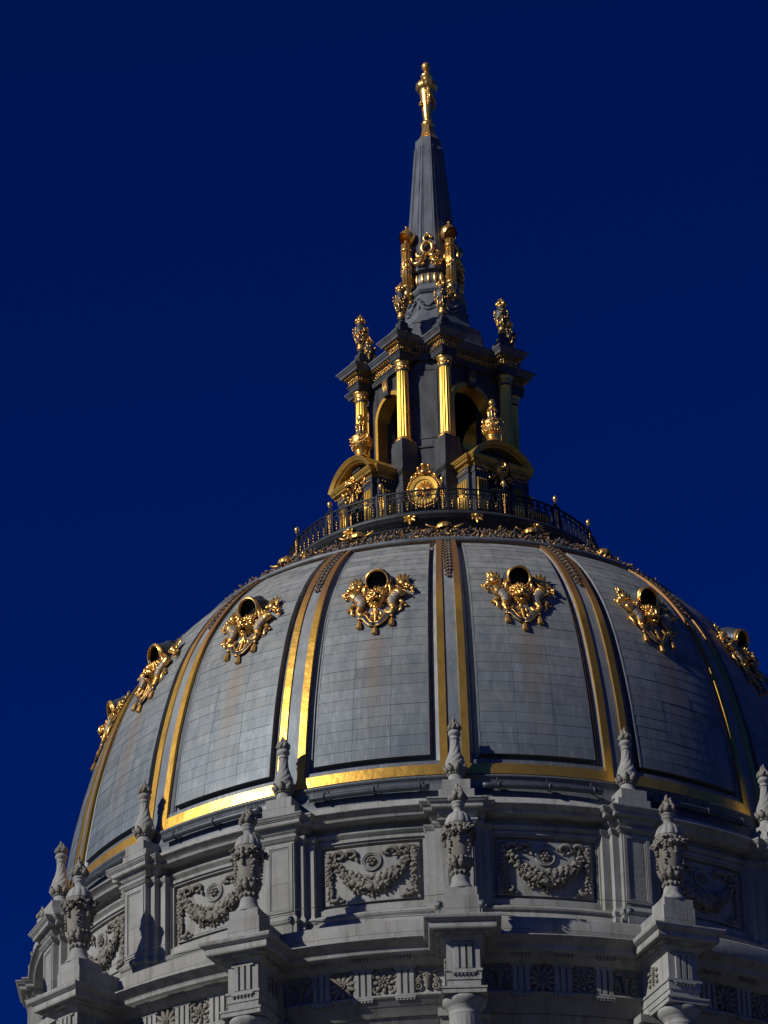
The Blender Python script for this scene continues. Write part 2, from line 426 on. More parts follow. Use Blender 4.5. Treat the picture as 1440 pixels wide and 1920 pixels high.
SU = [m.mesh(n) for m, n in zip(slim_urn(), ('foot', 'twisted_body', 'leaf_cup', 'stone_flame'))]
BU = [m.mesh(n) for m, n in zip(broad_urn(), ('foot', 'body', 'leaf_cup', 'garland', 'stone_flame'))]
for me in SU + BU: fixn(me)
def place_urn(kind, meshes, names, r, k, z, label, group):
    a = kang(k)
    t = thing(kind, label, 'urn', (r * sin(a), -r * cos(a), z), a, group)
    bo = None
    for me, n in zip(meshes, names):
        o = link(n, me, t if n not in ('leaf_cup', 'garland') or bo is None else bo)
        if 'body' in n: bo = o
    return t
SN = ('foot', 'twisted_body', 'leaf_cup', 'stone_flame'); BN = ('foot', 'body', 'leaf_cup', 'garland', 'stone_flame')
slim_labels = {
    -4: 'twisted stone torch urn at the far left edge, only its flame clearing the cornice',
    -3: 'twisted stone torch urn outlined against blue sky left of the dome',
    -2: 'twisted stone torch urn second from the sky on the sunlit left, before a gilded rib',
    -1: 'twisted stone torch urn in front of the brightest blazing gold rib',
    0: 'twisted stone torch urn directly above a broad garlanded urn on the middle rib',
    1: 'twisted stone torch urn right of the middle, between two shaded dome bays',
    2: 'twisted stone torch urn cut by the right edge of the photo before dark lead',
}
for k in range(-4, 3):
    place_urn('torch_urn', SU, SN, 14.23, k, 57.52, slim_labels[k], 'slim twisted urns along the upper cornice')
broad_labels = {
    -3: 'broad garlanded stone urn beyond the left edge of the lower cornice',
    -2: 'broad garlanded stone urn lowest at the left, close beside open sky',
    -1: 'broad garlanded stone urn sunlit on the cornice block left of the middle relief panel',
    0: 'broad garlanded stone urn in the middle, straight below a twisted torch urn',
    1: 'broad garlanded stone urn at right, standing against a shadowed relief panel',
}
for k in range(-3, 2):
    place_urn('garlanded_urn', BU, BN, 16.95, k, 52.70, broad_labels[k], 'broad garlanded urns along the lower cornice')

# ------------------------------------------------------------------ drum
drum = thing('stone_drum', 'round grey stone drum with relief panels, cornices and Doric frieze under the dome', 'building')
NS = 256
b = MB(); b.lathe([(15.3, 24.8), (15.3, 49.40), (15.48, 49.44), (15.48, 49.70), (15.54, 49.705), (15.54, 49.93), (15.64, 49.935), (15.64, 50.02), (15.52, 50.025), (15.52, 50.92)], 'ashlar', n=NS)
build('frieze_wall', b, drum)
b = MB(); b.lathe([(15.4, 50.90), (15.66, 50.905), (15.70, 50.96), (15.80, 51.0), (15.82, 51.06), (15.9, 51.07), (15.9, 51.14), (16.18, 51.15), (16.20, 51.20), (16.20, 51.34), (16.25, 51.345), (16.27, 51.37), (16.29, 51.372), (16.31, 51.40), (16.33, 51.402), (16.38, 51.44), (16.46, 51.49), (16.5, 51.50), (16.5, 51.54), (15.7, 51.66), (15.5, 51.66)], 'stone', n=NS)
build('lower_cornice', b, drum)
b = MB(); b.lathe([(15.72, 51.6), (15.74, 51.64), (15.74, 52.36), (15.69, 52.42), (14.1, 52.44)], 'ashlar', n=NS); build('parapet_course', b, drum)
b = MB(); b.lathe([(14.30, 52.42), (14.30, 53.16), (14.22, 53.18), (14.30, 53.22), (14.34, 53.30), (14.30, 53.38), (14.2, 53.41), (14.16, 53.46), (14.06, 53.50), (13.84, 53.52), (13.84, 56.02), (13.99, 56.03), (14.02, 56.10), (14.08, 56.14), (14.12, 56.19), (14.08, 56.245), (13.93, 56.25), (13.93, 56.42), (14.0, 56.44), (14.06, 56.465), (14.2, 56.49)], 'ashlar', n=NS)
build('attic_wall', b, drum)
b = MB(); b.lathe([(14.0, 56.46), (14.42, 56.465), (14.44, 56.50), (14.44, 56.60), (14.48, 56.605), (14.50, 56.64), (14.52, 56.645), (14.58, 56.71), (14.62, 56.72), (14.62, 56.76), (14.1, 56.84), (14.07, 56.86), (14.07, 57.17), (14.0, 57.21), (13.6, 57.22)], 'stone', n=NS)
build('upper_cornice', b, drum)

def cyl(x, y, z, r0):
    """local flat frame wrapped on the drum: x along the wall, y outward height, z up"""
    a = x / r0; r = r0 + y
    return (r * sin(a), -r * cos(a), z)

# lower break-outs, one per bay line
def breakout():
    p = MB()                                                 # entablature block over the column
    p.rect(.50, 17.40, 15.2, [(0, 49.38), (0, 49.66), (.03, 49.665), (.03, 49.92), (.07, 49.925), (.07, 50.0), (0, 50.005), (0, 50.86), (.05, 50.9), (.10, 50.95), (.13, 51.0)], 'stone')
    for i in range(3): p.box(-.27 + i * .2, -.27 + i * .2 + .13, -17.465, -17.39, 50.02, 50.80, 'stone')
    p.box(-.34, -.22 + .0, -17.46, -17.39, 50.02, 50.80, 'stone') if False else None
    p.box(-.36, .36, -17.47, -17.40, 50.80, 50.855, 'stone')
    p.box(-.36, .36, -17.50, -17.43, 49.86, 49.915, 'stone')
    for i in range(6): p.lathe([(.04, 0), (.025, .055), (.02, .06)], 'stone', c=(-.29 + i * .116, -17.46, 49.80), n=8, caps=True)
    c = MB()
    c.rect(.50, 17.40, 15.4, [(.12, 50.98), (.16, 51.0), (.18, 51.06), (.34, 51.07), (.34, 51.13), (.50, 51.135), (.52, 51.18), (.52, 51.34), (.55, 51.345), (.57, 51.37), (.59, 51.372), (.61, 51.40), (.63, 51.402), (.66, 51.43), (.675, 51.48), (.68, 51.49), (.68, 51.54), (.2, 51.64)], 'stone')
    for sx in (-1, 1):                                       # mutule teeth under the soffit
        for i in range(4):
            x = sx * (.28 + i * .09); c.box(x - .028, x + .028, -17.70, -17.50, 51.03, 51.125, 'stone')
    for i in range(9):
        for sx in (-1, 1):
            if i in (4,): continue
            y = -17.3 + i * .14; c.box(sx * .68 - .10, sx * .68 + .10, y - .035, y + .035, 51.03, 51.125, 'stone')
    l = MB()                                                 # plinth for the broad urn, running back to the parapet
    l.rect(.525, 17.36, 15.5, [(.02, 51.58), (.02, 51.72), (0, 51.74), (0, 52.42), (0, 52.425)], 'ashlar')
    l.rect(.48, 17.35, 16.45, [(0, 52.40), (0, 52.70)], 'stone')
    k = MB()                                                 # Doric capital and abacus
    k.rect(.66, 17.62, 16.30, [(0, 49.17), (0, 49.30), (.03, 49.31), (.03, 49.37)], 'stone')
    k.lathe([(.48, 48.62), (.49, 48.66), (.475, 48.68), (.475, 48.80), (.50, 48.82), (.50, 48.85), (.56, 48.90), (.64, 49.0), (.67, 49.08), (.66, 49.14), (.6, 49.17)], 'stone', c=(0, -16.96, 0), n=40)
    s = MB()
    s.lathe([(.60, 30.0), (.60, 34.0), (.57, 40.0), (.53, 44.0), (.50, 47.0), (.475, 48.50), (.475, 48.62)], 'stone', c=(0, -16.96, 0), n=80,
            mod=lambda i, a, r, z: r * (1 - 0.075 * abs(sin(10 * a))) if i < 5 else r)
    s.rect(.85, 17.8, 16.1, [(0, 28.5), (0, 30.0)], 'stone')
    an = MB()                                                # respond behind the column
    an.rect(.62, 15.75, 15.1, [(0, 30.0), (0, 48.7), (.02, 48.72), (.06, 48.9), (.06, 49.0), (.12, 49.08), (.18, 49.12), (.18, 49.38)], 'stone')
    return p, c, l, k, s, an
BRK = [m.mesh('x') for m in breakout()]
for me in BRK: fixn(me)
# carved side reliefs of the entablature blocks and the metopes of the frieze
def rosette(mb, cx, cz, R, y0, pet, mat='carved', seed=0, double=True):
    random.seed(seed)
    for ring, (q, n, s) in enumerate(((.68, pet, 1.0), (.34, pet, .62)) if double else ((.6, pet, 1.0),)):
        for i in range(n):
            a = 2 * pi * (i + .5 * ring) / n
            mb.blob((cx + q * R * cos(a), y0 + .035 + .03 * ring, cz + q * R * sin(a)), (R * .34 * s, .05, R * .21 * s), mat, Matrix.Rotation(-a, 3, 'Y'), 1, .06)
    mb.blob((cx, y0 + .09, cz), (R * .16, .06, R * .16), mat)
    mb.blob((cx, y0 + .13, cz), (R * .08, .05, R * .08), mat)
def metope(kind):
    mb = MB(lambda x, y, z: cyl(x, y, z, 15.52)); zc = 50.45
    if kind == 'flower':
        rosette(mb, 0, zc, .37, 0, 8, seed=1)
        for sx in (-1, 1):
            for sz in (-1, 1):
                for q in range(3): mb.blob((sx * (.2 + .07 * q), .05, zc + sz * (.36 - .05 * q)), (.075, .05, .06), 'carved', jit=.15)
                mb.tube([(sx * .28, .05, zc + sz * .14), (sx * .36, .06, zc + sz * .2), (sx * .33, .06, zc + sz * .3), (sx * .24, .05, zc + sz * .3)], .03, 'carved', 6)
    elif kind == 'leaf':
        for i in range(11):
            a = 2 * pi * i / 11 + .2
            L = .44 if i % 2 else .40
            mb.leaf((.05 * cos(a), .03, zc + .05 * sin(a)), (cos(a), 0, sin(a)), .20, L, 'carved', up=(0, 1, 0), curl=.22)
        mb.tube([(.09 * cos(t), .1, zc + .09 * sin(t)) for t in [i * pi / 5 for i in range(10)]], .025, 'carved', 6, closed=True)
        mb.blob((0, .1, zc), .05, 'carved')
    else:                                                     # ox skull
        for i in range(9):
            t = i / 8; wd = [.13, .17, .17, .14, .105, .085, .08, .085, .05][i]
            mb.blob((0, .06, zc + .24 - t * .5), (wd, .09, .05), 'carved', jit=.04)
        for sx in (-1, 1):
            mb.tube([(sx * .1, .06, zc + .26), (sx * .2, .1, zc + .25), (sx * .29, .1, zc + .3), (sx * .33, .08, zc + .38)], [.055, .05, .035, .015], 'carved', 7)
            mb.blob((sx * .1, .12, zc + .14), (.045, .04, .035), 'carved')
            mb.tube([(sx * .14, .04, zc + .2), (sx * .26, .05, zc + .12), (sx * .28, .05, zc - .02), (sx * .22, .05, zc - .08)], .03, 'carved', 6)
            for zz, rr in ((-.2, .1), (-.0, .07)):
                mb.tube([(sx * .27 + rr * cos(t), .05, zc + zz + rr * sin(t)) for t in [i * pi / 5 for i in range(10)]], .028, 'carved', 6, closed=True)
                mb.blob((sx * .27, .05, zc + zz), .04, 'carved')
    return mb
MET = {k: metope(k).mesh('metope_' + k) for k in ('flower', 'leaf', 'skull')}
for me in MET.values(): fixn(me)
tg = MB(lambda x, y, z: cyl(x, y, z, 15.52))
tg.box(-.31, .31, -.02, .05, 50.025, 50.90, 'stone')
for i in range(3): tg.box(-.26 + i * .195, -.26 + i * .195 + .13, .04, .115, 50.03, 50.82, 'stone')
tg.box(-.33, .33, .03, .13, 50.82, 50.90, 'stone'); tg.box(-.31, .31, .10, .16, 49.87, 49.93, 'stone')
for i in range(6): tg.box(-.28 + i * .102, -.28 + i * .102 + .06, .06, .14, 49.81, 49.87, 'stone')
for i in range(6): tg.box(-.27 + i * .10, -.27 + i * .10 + .055, .30, .46, 51.04, 51.145, 'stone')
TG = tg.mesh('triglyph'); fixn(TG)
sr = MB()                                                    # little ox-skull relief on each flank of a block
for sx in (1,):
    for i in range(8):
        sr.blob((sx * .53, -16.35, 50.72 - i * .075), (.06, [.1, .13, .13, .1, .08, .07, .07, .05][i], .05), 'carved', jit=.05)
    for dy in (-.25, .25):
        for zz in (50.6, 50.4, 50.22): sr.blob((sx * .53, -16.35 + dy, zz), (.05, .08, .075), 'carved', jit=.1)
SR = sr.mesh('flank_relief'); fixn(SR)

for k in KS:
    a = kang(k)
    eb = link('entablature_block', BRK[0], drum, a); link('flank_relief', SR, eb); fr2 = link('flank_relief', SR, eb); fr2.scale = (-1, 1, 1)
    link('cornice_block', BRK[1], drum, a); link('urn_plinth', BRK[2], drum, a)
    co = link('column', BRK[4], drum, a); link('capital', BRK[3], co); link('wall_respond', BRK[5], drum, a)
for bc in BS:
    for dg in (-4.78, 0, 4.78): link('triglyph', TG, drum, kang(bc) + radians(dg))
    for dg, kd in ((-7.25, 'skull'), (-2.4, 'leaf'), (2.4, 'flower'), (7.25, 'skull')): link('metope_carving', MET[kd], drum, kang(bc) + radians(dg))

# attic pilasters with the upper cornice break and the plinth of the slim urns
def pil():
    p = MB()
    p.rect(.50, 14.62, 13.9, [(.10, 52.43), (.10, 53.14), (.06, 53.17), (.11, 53.22), (.13, 53.30), (.10, 53.37), (.04, 53.42), (0, 53.5), (0, 55.98), (.04, 56.0), (.10, 56.07), (.13, 56.10), (.13, 56.16), (.02, 56.17)], 'ashlar')
    # raised border of the sunk panel on the face
    for x0, x1, z0, z1 in ((-.44, -.33, 53.6, 55.92), (.33, .44, 53.6, 55.92), (-.33, .33, 53.6, 53.71), (-.33, .33, 55.81, 55.92)):
        p.box(x0, x1, -14.655, -14.6, z0, z1, 'stone')
    for x0, x1, z0, z1 in ((-.31, -.285, 53.73, 55.79), (.285, .31, 53.73, 55.79), (-.285, .285, 53.73, 53.755), (-.285, .285, 55.765, 55.79)):
        p.box(x0, x1, -14.638, -14.6, z0, z1, 'stone')
    # stepped side strips
    for w_, d_ in ((.72, 14.42), (.98, 14.20)):
        p.rect(w_, d_, 13.85, [(.06, 52.43), (.06, 53.14), (.03, 53.17), (.07, 53.22), (.09, 53.30), (.06, 53.37), (.02, 53.42), (0, 53.5), (0, 55.98), (.03, 56.0), (.07, 56.07), (.09, 56.10), (.09, 56.16), (.01, 56.17)], 'stone')
    c = MB()
    for w_, d_, e in ((.50, 14.60, 0.0), (.74, 14.36, -.003)):
        c.rect(w_, d_, 13.9, [(0, 56.17 + e), (.03, 56.26 + e), (.08, 56.30 + e), (.14, 56.38 + e), (.16, 56.46 + e), (.30, 56.465 + e), (.32, 56.50 + e), (.32, 56.60 + e), (.35, 56.605 + e), (.37, 56.64 + e), (.39, 56.645 + e), (.43, 56.71 + e), (.45, 56.72 + e), (.45, 56.765 + e), (.1, 56.84 + e)], 'stone')
    l = MB()
    l.rect(.56, 14.66, 13.8, [(0, 56.82), (0, 57.18), (-.02, 57.20)], 'stone')
    l.rect(.44, 14.66, 13.7, [(0, 57.19), (0, 57.52)], 'stone')
    return p, c, l
PIL = [m.mesh('x') for m in pil()]
for me in PIL: fixn(me)
for k in KS:
    a = kang(k)
    link('attic_pilaster', PIL[0], drum, a); link('cornice_break', PIL[1], drum, a); link('urn_plinth', PIL[2], drum, a)

# relief panels
RW = 13.84
def panel():
    fr = MB(lambda x, y, z: cyl(x, y, z, RW))
    def strip(x0, x1, z0, z1, y1, mat='stone', n=16):
        for i in range(n if x1 - x0 > .6 else 1):
            N = n if x1 - x0 > .6 else 1
            fr.box(x0 + (x1 - x0) * i / N, x0 + (x1 - x0) * (i + 1) / N, -.03, y1, z0, z1, mat)
    X0, X1 = 1.90, 1.70
    strip(-X0, -X1, 53.52, 56.02, .20); strip(X1, X0, 53.52, 56.02, .20)
    strip(-X1, X1, 53.52, 53.70, .20); strip(-X1, X1, 55.92, 56.02, .20)
    strip(-X1, -X1 + .07, 53.70, 55.92, .13); strip(X1 - .07, X1, 53.70, 55.92, .13)
    strip(-X1 + .07, X1 - .07, 53.70, 53.77, .13); strip(-X1 + .07, X1 - .07, 55.85, 55.92, .13)
    sl = MB(lambda x, y, z: cyl(x, y, z, RW))
    n = 14
    for i in range(n): sl.box(-1.52 + 3.04 * i / n, -1.52 + 3.04 * (i + 1) / n, -.03, .075, 53.89, 55.76, 'stone')
    md = MB(lambda x, y, z: cyl(x, y, z, RW))
    cz = 55.23
    for rr, tt in ((.30, .04), (.235, .022)):
        md.tube([(rr * cos(t), .10, cz + rr * sin(t)) for t in [i * pi / 16 for i in range(32)]], tt, 'stone', 8, closed=True)
    for i in range(6):
        a = i * pi / 3; md.blob((.11 * cos(a), .12, cz + .11 * sin(a)), (.065, .07, .055), 'carved', jit=.1)
    md.blob((0, .16, cz), (.06, .06, .06), 'carved')
    random.seed(21)
    ga = MB(lambda x, y, z: cyl(x, y, z, RW))
    y0 = .10
    for i in range(34):                                       # the swag of fruit
        u = i / 33; x = -1.12 + 2.24 * u; sag = 1 - (2 * u - 1) ** 2
        z = 55.25 - .78 * sag ** .75; th = .10 + .14 * sag
        for _ in range(4):
            q = random.uniform(.055, .115) * (0.85 + .45 * sag)
            ga.blob((x + random.uniform(-.05, .05), y0 + random.uniform(.0, .10) + .05 * sag, z + random.uniform(-th, th)), (q, q * .9, q), 'carved', jit=.10)
        for _q in range(3): ga.leaf((x + random.uniform(-.05, .05), y0 + .08 + .05 * sag, z + random.uniform(-th, th)), (random.uniform(-1, 1), .25, random.uniform(-1, .6)), random.uniform(.09, .15), random.uniform(.13, .2), 'carved', up=(0, 1, 0), curl=.15)
        if i % 3 == 0:
            ga.leaf((x, y0 + .02, z - th * .6), (random.uniform(-.7, .7), 0.05, -1), .15, .24, 'carved', up=(0, 1, 0), curl=.15)
            ga.leaf((x, y0 + .02, z + th * .6), (random.uniform(-.7, .7), 0.05, 1), .13, .18, 'carved', up=(0, 1, 0), curl=.15)
    for x, z in ((-.42, 54.22), (.02, 54.12), (.42, 54.24)):
        for a in (-2.3, -1.57, -.85): ga.leaf((x, y0, z + .12), (cos(a), 0, sin(a)), .14, .25, 'carved', up=(0, 1, 0), curl=.2)
        ga.blob((x, y0 + .05, z + .02), .06, 'carved', jit=.1)
    for sx in (-1, 1):
        for i in range(17):                                   # hanging drops
            u = i / 16; z = 55.45 - 1.30 * u
            for _ in range(2):
                q = random.uniform(.055, .10) * (1.05 - .35 * u)
                ga.blob((sx * 1.34 + random.uniform(-.05, .05), y0 + random.uniform(0, .08), z + random.uniform(-.04, .04)), (q, q, q), 'carved', jit=.12)
            ga.leaf((sx * 1.34, y0 + .04, z), (random.choice((-1, 1)) * random.uniform(.4, 1), .1, -.7), .12, .18, 'carved', up=(0, 1, 0), curl=.2)
        ga.tube([(sx * (1.33 - .0), y0, 54.15), (sx * 1.26, y0 + .03, 54.02), (sx * 1.12, y0 + .05, 54.0), (sx * 1.04, y0 + .04, 54.12), (sx * 1.12, y0 + .03, 54.2)], [.05, .07, .075, .05, .03], 'carved', 7)
        ga.tube([(sx * 1.06, y0, 54.0), (sx * .95, y0 + .02, 53.97), (sx * .86, y0, 54.02)], [.05, .045, .02], 'carved', 6)
        for cx, s_, w_ in ((1.06, 1.15, .17), (.66, 1.0, .18)):    # curling ribbon loops
            P = [(sx * (cx + w_ * cos(t)), y0 + .05, 55.50 + s_ * .12 * sin(t)) for t in [pi * (i / 8) - .15 for i in range(10)]]
            ga.tube(P, [.04, .065, .08, .085, .085, .085, .08, .065, .05, .03], 'carved', 7)
        for q_ in range(7): ga.leaf((sx * (1.22 - .12 * q_), y0 + .02, 55.42 + .03 * sin(q_ * 2)), (-sx * random.uniform(.2, 1), .1, random.uniform(-.9, .5)), .13, .20, 'carved', up=(0, 1, 0), curl=.2)
        ga.blob((sx * 1.34, y0 + .06, 55.52), .10, 'carved', jit=.08)
        P = [(sx * 1.34 + sx * .12 * cos(t), y0 + .04, 55.56 + .10 * sin(t)) for t in [pi * i / 6 for i in range(7)]]
        ga.tube(P, .035, 'carved', 6)
    return fr, sl, md, ga
PAN = [m.mesh('x') for m in panel()]
for me in PAN: fixn(me)
for bc in BS:
    f_ = link('relief_panel', PAN[1], drum, kang(bc)); link('panel_frame', PAN[0], f_); link('medallion', PAN[2], f_); link('garland', PAN[3], f_)

# small floodlights on the parapet deck and a thin wire strung along the attic
fl = MB(); fl.box(-.07, .07, -.07, .07, 0, .03, 'dark'); fl.tube([(0, 0, .02), (0, 0, .50)], .035, 'lead', 8)
fh = MB(); fh.tube([(0, -.14, .60), (0, -.02, .55), (0, .10, .50)], [.11, .10, .05], 'lead', 12)
FLM, FHM = fl.mesh('stand'), fh.mesh('lamp_head')
for me in (FLM, FHM): fixn(me)
wh = {-2: 'above the left garlanded urn block', -1: 'by the sunlit pilaster left of the middle relief', 0: 'beside the plinth of the middle garlanded urn', 1: 'beside the plinth of the garlanded urn at right'}
for k in wh:
    for sx in (-1, 1):
        a = kang(k); P = Matrix.Rotation(a, 3, 'Z') @ Vector((sx * .66, -15.2, 52.44))
        t = thing('floodlight', 'small grey floodlight %s, on its %s side' % (wh[k], 'left' if sx < 0 else 'right'), 'floodlight', P, a, 'small floodlights on the parapet ledge')
        link('stand', FLM, t); link('lamp_head', FHM, t)
wi = MB(); wi.tube([(14.76 * sin(kang(-2.2) + radians(i * 1.5)), -14.76 * cos(kang(-2.2) + radians(i * 1.5)), 53.62 - .12 * abs(sin((i * 1.5 - 4.5) / 22.5 * pi))) for i in range(52)], .009, 'dark', 5)
tag(build('wire', wi), 'thin dark wire strung along the attic wall under the relief panels', 'wire')

# ------------------------------------------------------------------ dome
PROF = [(13.74, 57.9), (13.70, 58.3), (13.58, 59.3), (13.40, 60.4), (13.22, 61.4), (12.98, 62.4), (12.70, 63.4), (12.36, 64.4), (11.93, 65.4), (11.42, 66.3), (10.80, 67.2), (10.02, 68.1), (9.0, 69.02), (8.0, 69.75), (7.2, 70.25)]
def smooth_prof():
    P = PROF; out = []
    for i in range(len(P) - 1):
        p0, p1, p2, p3 = P[max(i - 1, 0)], P[i], P[i + 1], P[min(i + 2, len(P) - 1)]
        for j in range(8):
            t = j / 8
            out.append(tuple(.5 * (2 * p1[q] + (p2[q] - p0[q]) * t + (2 * p0[q] - 5 * p1[q] + 4 * p2[q] - p3[q]) * t * t + (3 * p1[q] - p0[q] - 3 * p2[q] + p3[q]) * t ** 3) for q in (0, 1)))
    out.append(P[-1]); return out
SP = smooth_prof()
def rz(z):
    for i in range(len(SP) - 1):
        if SP[i][1] <= z <= SP[i + 1][1]:
            t = (z - SP[i][1]) / (SP[i + 1][1] - SP[i][1])
            dr, dz = SP[i + 1][0] - SP[i][0], SP[i + 1][1] - SP[i][1]; L = sqrt(dr * dr + dz * dz)
            return SP[i][0] + t * dr, dz / L, -dr / L
    return (SP[0][0], 1.0, 0.0) if z < SP[0][1] else (SP[-1][0], .4, .9)
def dpt(ang, z, h):
    r, nr, nz = rz(z); R = r + h * nr
    return (R * sin(ang), -R * cos(ang), z + h * nz)

dome = thing('lead_dome', 'ribbed lead dome with gilded frames and round dormers against deep blue sky', 'dome')
b = MB(); zs = [57.9 + (70.2 - 57.9) * i / 60 for i in range(61)]
b.lathe([(rz(z)[0] - .21 * rz(z)[1], z - .21 * rz(z)[2]) for z in zs], 'lead', n=192); build('shell', b, dome)

arcs = [0.0]; zz = 58.88; ZT = 68.72
course = [58.88]
while zz < ZT - .1:
    r, nr, nz = rz(zz); zz += .405 * nr; course.append(min(zz, ZT))
HALF = radians(7.95)
def tile_panel(seed):
    rnd = random.Random(seed); b = MB(); b.tint = []; b.stain = []
    cols = [(-HALF, -HALF / 3), (-HALF / 3, HALF / 3), (HALF / 3, HALF)]
    NJ = 5; gap = .00035
    bandt = {}
    for ci in range(len(course) - 1):
        z0, z1 = course[ci], course[ci + 1]; gz = .0035
        ct = rnd.uniform(.92, 1.06)
        for a0_, a1_ in cols:
            t = ct * rnd.uniform(.94, 1.06)
            if rnd.random() < .07: t *= .84
            wm = rnd.uniform(-.02, .03); h1 = rnd.uniform(-.004, .004)
            base = len(b.v); vs = []
            for zi, hh in ((z0 + gz, .006), (z1 - gz, .0)):
                for j in range(NJ + 1):
                    a = a0_ + gap + (a1_ - a0_ - 2 * gap) * j / NJ
                    vs.append(dpt(a, zi, hh + h1))
            for j in range(NJ + 1): vs.append(dpt(a0_ + gap + (a1_ - a0_ - 2 * gap) * j / NJ, z0 + gz, -.05))
            fs = [(j, j + 1, NJ + 2 + j, NJ + 1 + j) for j in range(NJ)] + [(2 * NJ + 2 + j, 2 * NJ + 3 + j, j + 1, j) for j in range(NJ)]
            b.add(vs, fs, 'leadtile')
            b.tint += [(t * (1 + wm), t, t * (1 - wm))] * len(fs)
            for (x, y, z) in vs:
                u = atan2(x, -y) * rz(z)[0]
                s_ = max(0, 1 - abs(u - .05) / .42) * (1 if z < 63.9 else 0) * max(0, min(1, (z - 59.2) / 4))
                b.stain.append(s_ * 1.0)
    # slab beneath the tiles with solid edges
    N = 40
    for e in (-1, 1):
        vs = []
        for i in range(N + 1):
            z = 58.88 + (ZT - 58.88) * i / N; a = e * HALF
            vs += [dpt(a, z, .012), dpt(a, z, -.22), dpt(a - e * .004, z, .012)]
        fs = []
        for i in range(N): fs += [(3 * i, 3 * i + 1, 3 * i + 4, 3 * i + 3), (3 * i, 3 * i + 3, 3 * i + 5, 3 * i + 2)]
        b.add(vs, fs, 'leadtile'); b.tint += [(.95, .95, .97)] * len(fs); b.stain += [0.0] * len(vs)
    vs = []; fs = []
    for i in range(N + 1):
        for j in range(13):
            vs.append(dpt(-HALF + 2 * HALF * j / 12, 58.87 + (ZT - 58.87) * i / N, -.022))
    for i in range(N):
        for j in range(12): fs.append((i * 13 + j, i * 13 + j + 1, (i + 1) * 13 + j + 1, (i + 1) * 13 + j))
    b.add(vs, fs, 'leadtile'); b.tint += [(.30, .30, .30)] * len(fs); b.stain += [0.0] * len(vs)
    for zb in (58.87, ZT):
        vs = []
        for j in range(13): vs += [dpt(-HALF + 2 * HALF * j / 12, zb, .0), dpt(-HALF + 2 * HALF * j / 12, zb, -.22)]
        fs = [(2 * j, 2 * j + 1, 2 * j + 3, 2 * j + 2) for j in range(12)]
        b.add(vs, fs, 'leadtile'); b.tint += [(.6, .6, .62)] * len(fs); b.stain += [0.0] * len(vs)
    return b
def swept(b, a0_, a1_, z0, z1, h0, h1, mat, na=1, nz=60, hb=-.23):
    """curved slab between two angles: top height h0 at a0 side to h1 at a1 side, closed sides"""
    na = max(1, na); vs = []; fs = []
    for i in range(nz + 1):
        z = z0 + (z1 - z0) * i / nz
        for j in range(na + 1):
            t = j / na; vs.append(dpt(a0_ + (a1_ - a0_) * t, z, h0 + (h1 - h0) * t))
        vs.append(dpt(a1_, z, hb)); vs.append(dpt(a0_, z, hb))
    w_ = na + 3
    for i in range(nz):
        for j in range(w_):
            if j == na + 1: continue
            fs.append((i * w_ + j, i * w_ + (j + 1) % w_, (i + 1) * w_ + (j + 1) % w_, (i + 1) * w_ + j))
    fs.append(tuple(range(w_))[::-1]); fs.append(tuple(nz * w_ + j for j in range(w_)))
    b.add(vs, fs, mat, False)
D1 = radians(1)
gf = MB()                                                     # gilded frame of one bay (angles from the bay centre)
E0, E1 = radians(11.25 - .95), radians(11.25 - 2.0)
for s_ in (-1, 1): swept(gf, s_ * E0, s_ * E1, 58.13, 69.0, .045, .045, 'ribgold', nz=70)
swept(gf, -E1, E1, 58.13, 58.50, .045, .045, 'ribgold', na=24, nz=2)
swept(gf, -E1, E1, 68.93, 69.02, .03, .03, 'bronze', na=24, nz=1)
GF = gf.mesh('gilded_frame'); fixn(GF)
bv = MB(); E2 = radians(11.25 - 2.50)
for s_ in (-1, 1):
    swept(bv, s_ * E1, s_ * E2, 58.50, 68.93, -.05, -.13, 'lead', nz=60)
    swept(bv, s_ * (E2 - .002), s_ * (E2 - .0042), 58.6, 68.9, -.15, -.15, 'lead', nz=60)
swept(bv, -E1, E1, 58.50, 58.68, -.03, -.03, 'lead', na=24, nz=2)
BV = bv.mesh('frame_moulding'); fixn(BV)
rs_ = MB(); swept(rs_, -radians(.95), radians(.95), 57.9, 69.1, .0, .0, 'leadtile', na=2, nz=28)
rs_.tint = []; rs_.stain = [0.0] * len(rs_.v); rr_ = random.Random(5)
per = len(rs_.f)
cur = 1.0
for i in range(per):
    if i % 16 == 0: cur = rr_.uniform(.78, 1.05)
    rs_.tint.append((cur, cur, cur * 1.02))
RS = rs_.mesh('rib_strip'); fixn(RS)
hg = MB(); rr_ = random.Random(8)                             # hanging chain of bronze leaves on the rib head
n_ = 14
for i in range(n_):
    z = 68.95 - 2.50 * i / (n_ - 1); rad = rz(z)[0]; nr, nz = rz(z)[1], rz(z)[2]
    down = Vector((0, -nz, -nr * 1.0)); up = (0, -nr, nz)
    k_ = 1.0 if i < n_ - 2 else .7
    for a, L, w_ in ((0, .20, .17), (.95, .19, .13), (-.95, .19, .13)):
        c_ = dpt(0, z, .05); dd = Vector((sin(a), down.y * cos(a), down.z * cos(a)))
        hg.leaf(c_, dd, w_ * k_, L * k_, 'darkbronze' if a else 'bronze', up=up, curl=.25)
    for sx in (-1, 1): hg.blob(dpt(sx * .10 * k_ / rad, z + .03, .045), (.045, .045, .04), 'darkbronze', jit=.15)
HG = hg.mesh('leaf_chain'); fixn(HG)

for j, bc in enumerate([k + .5 for k in range(-8, 8)]):
    me = None
    tp = build('tile_panel', tile_panel(100 + j), dome, kang(bc), fix=True)
    fr = link('gilded_frame', GF, dome, kang(bc)); link('frame_moulding', BV, fr)
for k in range(-8, 8):
    r_ = link('rib', RS, dome, kang(k)); link('leaf_chain', HG, r_)

